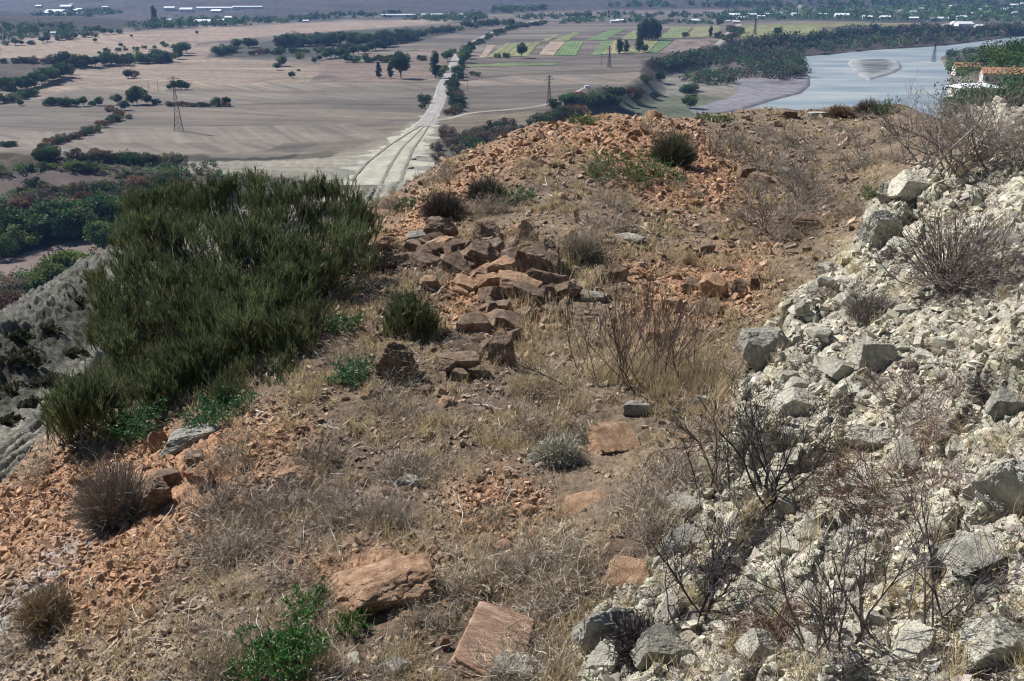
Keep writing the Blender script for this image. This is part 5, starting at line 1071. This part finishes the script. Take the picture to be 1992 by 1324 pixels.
# woods that read as one mass
def wood(name, regions, label, colr, seed):
    r = np.random.default_rng(seed); mb = MB()
    for poly, n, hs_, kinds in regions:
        pa = np.array(poly, float); mn, mx = pa.min(0), pa.max(0); got = 0
        X = r.uniform(mn[0], mx[0], n * 6); Y = r.uniform(mn[1], mx[1], n * 6); ok = pdist(X, Y, poly) < 0; ok &= ~((name == 'near_wood') & (((abs(X - 1895) < 50) & (Y > 152) & (Y < 196)) | ((abs(X - 1952) < 46) & (Y > 138) & (Y < 172)) | ((abs(X - 1882) < 20) & (Y > 126) & (Y < 150)))); X, Y = X[ok][:n], Y[ok][:n]
        P = hitp(X, Y); P = P[~np.isnan(P[:, 0])]; P = P[(P[:, 2] > -19.0)]; dist = rng_of(P)
        for p, d in zip(P, dist):
            h_ = r.uniform(*hs_); nl = int(np.clip(90000 / d, 26, 420) * (h_ / 9)); lf = max(.55, d / F * 3.2)
            k = 7; cn = r.normal(size=(k, 3)) * [.3, .3, .2] * h_ + [0, 0, h_ * .5]; i = r.integers(0, k, nl); dd = r.normal(size=(nl, 3)); dd /= np.linalg.norm(dd, axis=1, keepdims=True)
            Q = p + cn[i] + dd * h_ * .26 * [1.1, 1.1, .8]; Q[:, 2] = np.maximum(Q[:, 2], p[2]); c0 = np.array(colr[r.integers(0, len(colr))]) * r.uniform(.7, 1.3)
            mb.leaves(Q, dd + r.normal(size=dd.shape) * .7, lf * r.uniform(.7, 1.3, nl), lf * .42, r, c=c0 * r.uniform(.65, 1.35, k)[i, None] * r.uniform(.8, 1.2, (nl, 1)))
    o = mb.build(name, M['crown']); tag(o, label, None, None, 'stuff')
DG = [(.06, .12, .045), (.05, .10, .04), (.085, .135, .05), (.045, .08, .04)]; BRN = DG + [(.12, .10, .07), (.10, .09, .06)]
wood('riverside_wood', [
 ([(1268,122),(1330,108),(1400,96),(1425,100),(1420,128),(1330,132),(1290,132)], 110, (6, 11), 0),
 ([(1420,84),(1500,74),(1590,72),(1610,90),(1560,112),(1560,140),(1530,158),(1460,150),(1420,120)], 230, (8, 14), 0),
 ([(1500,118),(1572,120),(1588,148),(1545,152),(1505,150)], 60, (10, 15), 0),
 ([(1575,72),(1650,58),(1800,54),(1860,58),(1990,52),(1990,66),(1860,84),(1720,92),(1640,98),(1600,104)], 330, (8, 14), 0),
 ([(1330,142),(1440,140),(1455,160),(1400,166),(1330,160)], 60, (5, 9), 0)], 'dark green wood covering the river bluff and bank', BRN, 601)
wood('near_wood', [([(1768,165),(1784,128),(1840,108),(1905,98),(2100,88),(2100,160),(1900,182),(1880,200),(2100,230),(2100,240),(1860,236),(1850,190),(1840,170)], 300, (7, 12), 0),
 ([(1700,210),(1740,180),(1770,165),(1760,200),(1720,225)], 14, (5, 8), 0)], 'dense dark green wood around the tiled roofs above the river', DG, 602)
wood('village_trees', [([(1375,34),(1430,22),(1560,18),(1800,12),(2060,4),(2060,42),(1840,42),(1640,38),(1480,38),(1400,42)], 620, (7, 12), 0), ([(1180,42),(1250,38),(1370,40),(1400,48),(1190,46)], 60, (5, 8), 0), ([(1080,40),(1170,34),(1180,42),(1090,46)], 40, (5, 8), 0)], 'trees massed between the houses of the far village', DG, 603)
wood('far_tree_belts', [([(255,56),(330,56),(470,50),(640,38),(600,34),(420,40),(300,44)], 130, (7, 12), 0), ([(780,38),(870,32),(930,30),(960,38),(860,42)], 80, (8, 14), 0), ([(1000,32),(1200,26),(1400,28),(1380,34),(1190,36),(1020,38)], 110, (6, 10), 0),
 ([(60,30),(180,20),(240,26),(180,32)], 60, (7, 11), 0), ([(0,50),(120,48),(260,62),(150,68),(0,80)], 90, (5, 9), 0), ([(1180,8),(1700,4),(1990,2),(1990,8),(1560,14),(1190,14)], 160, (10, 16), 0), ([(960,18),(1060,16),(1060,24),(960,26)], 30, (10, 16), 0), ([(600,28),(780,24),(780,34),(600,36)], 60, (6, 9), 0)], 'belts of trees in the hazy distance', DG, 604)
wood('hollow_scrub', [([(-60,385),(90,372),(240,355),(330,330),(560,345),(560,430),(260,470),(170,450),(60,470),(-60,470)], 420, (1.8, 4.5), 0), ([(-60,330),(150,318),(420,318),(420,340),(240,350),(140,332),(-60,345)], 130, (1.2, 3), 0), ([(-60,545),(60,535),(130,500),(200,500),(120,600),(-60,640)], 110, (1.5, 4), 0)],
 'low mixed scrub covering the bottomland', BRN + [(.15, .11, .08), (.13, .11, .075)], 605)
if 0: print('T woods', round(time.time()-_T0,1))
# ------------------------------------------------------------------ houses
def house(px, py, wpx, label, roof='white', wall='wall', hr=.42, deep=.6, rz=None, hip=False, pos=None, wm=None, name='house', storey=None, group=None, win=False):
    p = hitp([px], [py])[0]
    if np.isnan(p[0]): print('house miss', px, py); return
    d = np.linalg.norm(p - (0, 0, H)); w = (wpx * 1.25 * d / F) if wm is None else wm; dp = w * deep; hh = storey or min(6.0, max(2.6, w * .26)); pk = min(5.0, max(1.2, dp * .5 * hr))
    root = empty(name, (p[0], p[1], float(ph(p[0], p[1]))), rt.uniform(-.25, .25) if rz is None else rz)
    m = MB(); m.box(-w / 2, w / 2, -dp / 2, dp / 2, -1.2, hh)
    if not hip: m.add([(-w / 2, -dp / 2, hh), (-w / 2, dp / 2, hh), (-w / 2, 0, hh + pk * .96), (w / 2, -dp / 2, hh), (w / 2, dp / 2, hh), (w / 2, 0, hh + pk * .96)], t=[[0, 2, 1], [3, 4, 5]])
    m.build('wall', M[wall], root)
    e = .5; r = MB(); q = w * .28 if hip else -e; t = .16
    A = [(-w / 2 - e, -dp / 2 - e, hh - .12), (w / 2 + e, -dp / 2 - e, hh - .12), (w / 2 + e, dp / 2 + e, hh - .12), (-w / 2 - e, dp / 2 + e, hh - .12), (-w / 2 + (q if hip else -e), 0, hh + pk), (w / 2 - (q if hip else -e), 0, hh + pk)]
    B = [(a, b, c + t) for a, b, c in A]; Fq = [[0, 1, 5, 4], [2, 3, 4, 5]]; Ft = [[3, 0, 4], [1, 2, 5]] if hip else []
    r.add(B, q=Fq, t=Ft or None); r.add(A, q=[f[::-1] for f in Fq], t=[f[::-1] for f in Ft] or None)
    r.add(A[:4] + B[:4], q=[[0, 1, 5, 4], [1, 2, 6, 5], [2, 3, 7, 6], [3, 0, 4, 7]]); rf = r.build('roof', M[roof], root)
    c = MB(); c.box(w * .18, w * .18 + .6, .4, 1.0, hh + pk * .5, hh + pk + .8); c.build('chimney', M['wall'], rf)
    nwin = max(2, int(w / 3.2)) if win else 2
    for k in range(nwin):
        x = -w / 2 + w * (k + .5) / nwin; g = MB(); g.box(x - .55, x + .55, -dp / 2 - .06, -dp / 2 + .02, hh * .36, hh * .78); wd = g.build('window', M['darkglass'], root)
        if win: f = MB(); f.box(x - .65, x + .65, -dp / 2 - .1, -dp / 2 + .02, hh * .32, hh * .36 - .003); f.build('sill', M['white'], wd)
    tag(root, label, 'house' if name == 'house' else name.replace('_', ' '), group); return root
house(1895, 183, 0, 'wide house with a bright white hipped roof in the near wood', 'white', hr=.26, deep=.62, rz=.05, hip=True, wm=17.5, win=True, storey=3.0)
house(1950, 164, 0, 'long orange-tiled house above the white hipped roof', 'tile', hr=.5, deep=.55, rz=-.28, wm=19, win=True)
house(1880, 142, 0, 'smaller tiled house half hidden by trees beyond the long tiled one', 'tile', hr=.5, deep=.6, rz=-.15, wm=13, win=True)
house(1926, 205, 0, 'low dark shed below the white hipped roof', 'greyroof', hr=.3, deep=.5, rz=.5, wm=7, name='shed')
G1 = 'white roofs scattered through the far bluff village'
for x_, y_, w_, l_ in [(1427,33,18,'long white building at the near end of the bluff village'),(1442,38,12,'white house just below the long white village building'),(1463,32,12,'white house with two parts right of the long village building'),(1480,35,11,'square white house in the village middle gap'),(1495,31,11,'white house at the start of the village track'),(1548,31,13,'white roof alone between two dark tree masses'),
    (1600,31,10,'small white roof left of the biggest village house'),(1637,33,19,'biggest white house of the far village'),(1686,37,14,'white house right of the biggest village house'),(1721,37,14,'white house above the pale bluff road'),(1777,39,12,'tall white house left of the two grey-blue roofs'),(1833,40,15,'white-blue roof beside the dark grey roof'),
    (1874,51,22,'low long white shed next to the round white barn'),(1904,54,12,'white house lowest on the wooded bluff'),(1870,37,14,'pale low building above the round white barn'),(1432,45,10,'white shed beside the bluff track top'),(1416,42,6,'tiny white hut beside the bluff track top'),(1350,44,14,'lone low white shed beyond the pale green plot'),(1195,44,11,'low white shed, darker half of the lone farm'),(1206,43,12,'taller white house of the lone farm')]: house(x_, y_, w_, l_, 'white', wall='white' if w_ > 14 else 'wall')
house(1814, 41, 13, 'dark grey roofed house between the white village houses', 'greyroof')
for x_, y_, w_ in [(1776,25,8),(1753,22,6),(1790,19,8),(1854,15,10),(1885,18,6),(1904,20,6),(1917,15,7),(1950,21,8),(1964,19,8),(1973,26,6),(1974,13,13),(1990,10,9),(1886,28,8),(1840,28,6),(1932,28,5),(1700,24,5),(1727,18,6)]: house(x_, y_, w_, 'tiny white roof among the trees at the back of the far village', group=G1)
for x_, y_, w_, l_ in [(308,45,11,'white house at the foot of the dark cypress in the left village'),(395,47,22,'wide white house in the left village tree belt'),(376,48,9,'small white annex left of the wide house'),(429,43,12,'white domed shed right of the wide house'),(447,38,13,'white domed shed furthest right in the left village'),(323,40,5,'tiny white hut near the dark cypress'),(331,40,5,'second tiny white hut near the dark cypress'),(422,25,15,'small white barn below the long white barn'),(595,43,9,'pale roof on the edge of the upper field'),(110,26,26,'long white roof highest on the left hillside'),(104,66,7,'small pale hut by the hedge at the foot of the knolls'),(330,19,14,'white roof on the far slope left of the white yard'),(363,22,17,'white walled yard building on the far slope')]: house(x_, y_, w_, l_, 'white', wall='white')
house(425, 19, 60, 'very long white barn on the far slope', 'white', wall='white', deep=.1, rz=.05); house(482, 17, 42, 'long white barn continuing the very long one', 'white', wall='white', deep=.12, rz=.05); house(775, 33, 50, 'long low white building left of the distant road', 'white', wall='white', deep=.1, rz=.08); house(860, 32, 60, 'thin white building line behind the distant trees', 'white', wall='white', deep=.08, rz=.05)
for x_, y_, w_ in [(76,14,8),(130,16,15),(135,24,8),(148,22,7),(155,20,8),(90,28,9),(125,28,6),(149,28,6),(175,28,4),(188,26,4),(205,16,8),(204,27,6),(139,10,5)]: house(x_, y_, w_, 'small white roof in the hazy hillside village', group='white roofs of the hillside village')
# round barn
p = hitp([1855], [49])[0]; d_ = np.linalg.norm(p - (0, 0, H)); rr = 13 * d_ / F / 2; root = empty('round_barn', (p[0], p[1], p[2])); t_ = np.linspace(0, pi / 2, 9); m = MB(); an = np.linspace(0, 2 * pi, 25)
V = np.array([[rr * cos(b) * cos(a), rr * cos(b) * sin(a), 3 + rr * .7 * sin(b)] for b in t_ for a in an]); m.add(V, q=gridfaces(9, 25)); m.build('roof', M['white'], root, smooth=True)
m = MB(); V = np.array([[rr * .97 * cos(a), rr * .97 * sin(a), z_] for z_ in (-1, 3.05) for a in an]); m.add(V, q=gridfaces(2, 25)); m.build('wall', M['white'], root); tag(root, 'round white domed barn on the bluff above the river', 'barn')
tree('tall', 301, 44, 24, 'tall dark cypress beside the left village')
# ------------------------------------------------------------------ pylons and poles
def pylon(px, py, hpx, label, th=.22, arms=3):
    p = hitp([px], [py])[0]; d = np.linalg.norm(p - (0, 0, H)); h_ = hpx * d / F * 1.02; root = empty('lattice_pylon', (p[0], p[1], float(ph(p[0], p[1]))), .25)
    th = max(th, d / F * .55); b0, b1 = h_ * .085, h_ * .018; z1 = h_ * .72; wz = lambda z: b0 + (b1 - b0) * min(z / z1, 1) ** .8; m = MB(); lv = np.linspace(0, z1, 8).tolist() + [h_ * .82, h_ * .92, h_]; cs = [(-1, -1), (1, -1), (1, 1), (-1, 1)]
    for a, b in zip(lv[:-1], lv[1:]):
        wa, wb = wz(a), wz(b)
        for k in range(4):
            c0, c1 = cs[k], cs[(k + 1) % 4]; m.bar((c0[0] * wa, c0[1] * wa, a), (c0[0] * wb, c0[1] * wb, b), th / 2)
            m.bar((c0[0] * wa, c0[1] * wa, a), (c1[0] * wb, c1[1] * wb, b), th / 3.4); m.bar((c1[0] * wa, c1[1] * wa, a), (c0[0] * wb, c0[1] * wb, b), th / 3.4); m.bar((c0[0] * wb, c0[1] * wb, b), (c1[0] * wb, c1[1] * wb, b), th / 4)
    m.build('tower', M['steel'], root)
    for k in range(arms):
        z = h_ * (.76 + .1 * k); L = h_ * (.13, .17, .11)[k]; m = MB()
        for s in (-1, 1):
            for y in (-b1, b1): m.bar((0, y, z), (s * L, 0, z + .1), th / 3); m.bar((0, y, z + h_ * .035), (s * L, 0, z + .1), th / 3.4)
            for f in (.35, .7): m.bar((s * L * f, 0, z), (s * L * f, 0, z + h_ * .035 * (1 - f)), th / 4)
        ca = m.build('cross_arm', M['steel'], root)
        for s in (-1, 1): m = MB(); m.bar((s * L, 0, z), (s * L, 0, z - h_ * .05), th / 3); m.build('insulator', M['steel'], ca)
    tag(root, label, 'pylon')
pylon(348, 254, 93, 'tall lattice pylon standing in the middle of the ploughed plain')
pylon(1068, 206, 55, 'lattice pylon beside the pale dirt track and bank trees', .2)
pylon(1185, 131, 38, 'slender hazy pylon at the edge of the bare field near the straw plot', .3)
pylon(1815, 124, 42, 'dark pylon on the wooded spur right above the river', .25)
pylon(1468, 68, 32, 'faint far pylon in the green bluff-top plot', .3)
def pole(px, py, hpx, label, kind='utility_pole'):
    p = hitp([px], [py])[0]; d = np.linalg.norm(p - (0, 0, H)); h_ = hpx * d / F; root = empty(kind, (p[0], p[1], float(ph(p[0], p[1]))), .3); r = max(.16, d / F * .42)
    m = MB(); m.tubes(np.array([[[0, 0, -1], [0, 0, h_ * .5], [0, 0, h_]]]), np.array([[r, r * .85, r * .65]]), 8); m.build('post', M['bark'], root); m = MB(); m.bar((-h_ * .06, 0, h_ * .95), (h_ * .06, 0, h_ * .95), r * .5); m.build('cross_arm', M['bark'], root); tag(root, label, 'pole')
pole(909, 178, 62, 'tall slim pole in the field right of the gravel road'); pole(1170, 128, 22, 'short slim pole beside the slender hazy pylon'); pole(290, 178, 19, 'thin pole, first of the pair in the pale field'); pole(308, 176, 20, 'thin pole nearer to the pylon trees in the pale field')
# van on the track
p = hitp([1143], [172])[0]; root = empty('parked_van', (p[0], p[1], p[2] + .35), .5); L_ = 3.3
m = MB(); m.box(-L_, L_ - 1.5, -1, 1, .45, 2.5); m.box(L_ - 1.5, L_, -1, 1, .45, 1.4); m.add([(L_ - 1.5, -1, 1.4), (L_ - 1.5, 1, 1.4), (L_ - 1.5, -1, 2.5), (L_ - 1.5, 1, 2.5), (L_ - .7, -1, 1.4), (L_ - .7, 1, 1.4)], q=[[2, 3, 5, 4]], t=[[0, 4, 2], [1, 3, 5]]); m.build('body', M['white'], root)
m = MB(); m.add([(L_ - 1.4, -.85, 2.42), (L_ - 1.4, .85, 2.42), (L_ - .68, .85, 1.46), (L_ - .68, -.85, 1.46)], q=[[0, 1, 2, 3]]); m.build('windscreen', M['darkglass'], root)
for x_ in (-2.1, 2.2):
    for y_ in (-.95, .95): m = MB(); m.tubes(np.array([[[x_, y_ - .12, .4], [x_, y_ + .12, .4]]]), np.array([[.4, .4]]), 16); m.build('wheel', M['bark'], root)
tag(root, 'white van parked where the dirt track tops the bank', 'van')
# ------------------------------------------------------------------ haze
hz = MB(); hz.box(-11500, 11500, -400, 12500, -60, 900); ho = hz.build('haze', None or M['steel']); ho.data.materials.clear()
m = bpy.data.materials.new('haze_air'); m.use_nodes = True; n = m.node_tree.nodes; n.remove(n['Principled BSDF']); v = n.new('ShaderNodeVolumePrincipled'); v.inputs['Color'].default_value = (.27, .48, 1, 1); v.inputs['Density'].default_value = 6e-5; v.inputs['Anisotropy'].default_value = .2
m.node_tree.links.new(v.outputs[0], n['Material Output'].inputs['Volume']); ho.data.materials.append(m); tag(ho, 'thin blue haze over the valley', None, None, 'stuff')
if 0: print('T end', round(time.time()-_T0,1))
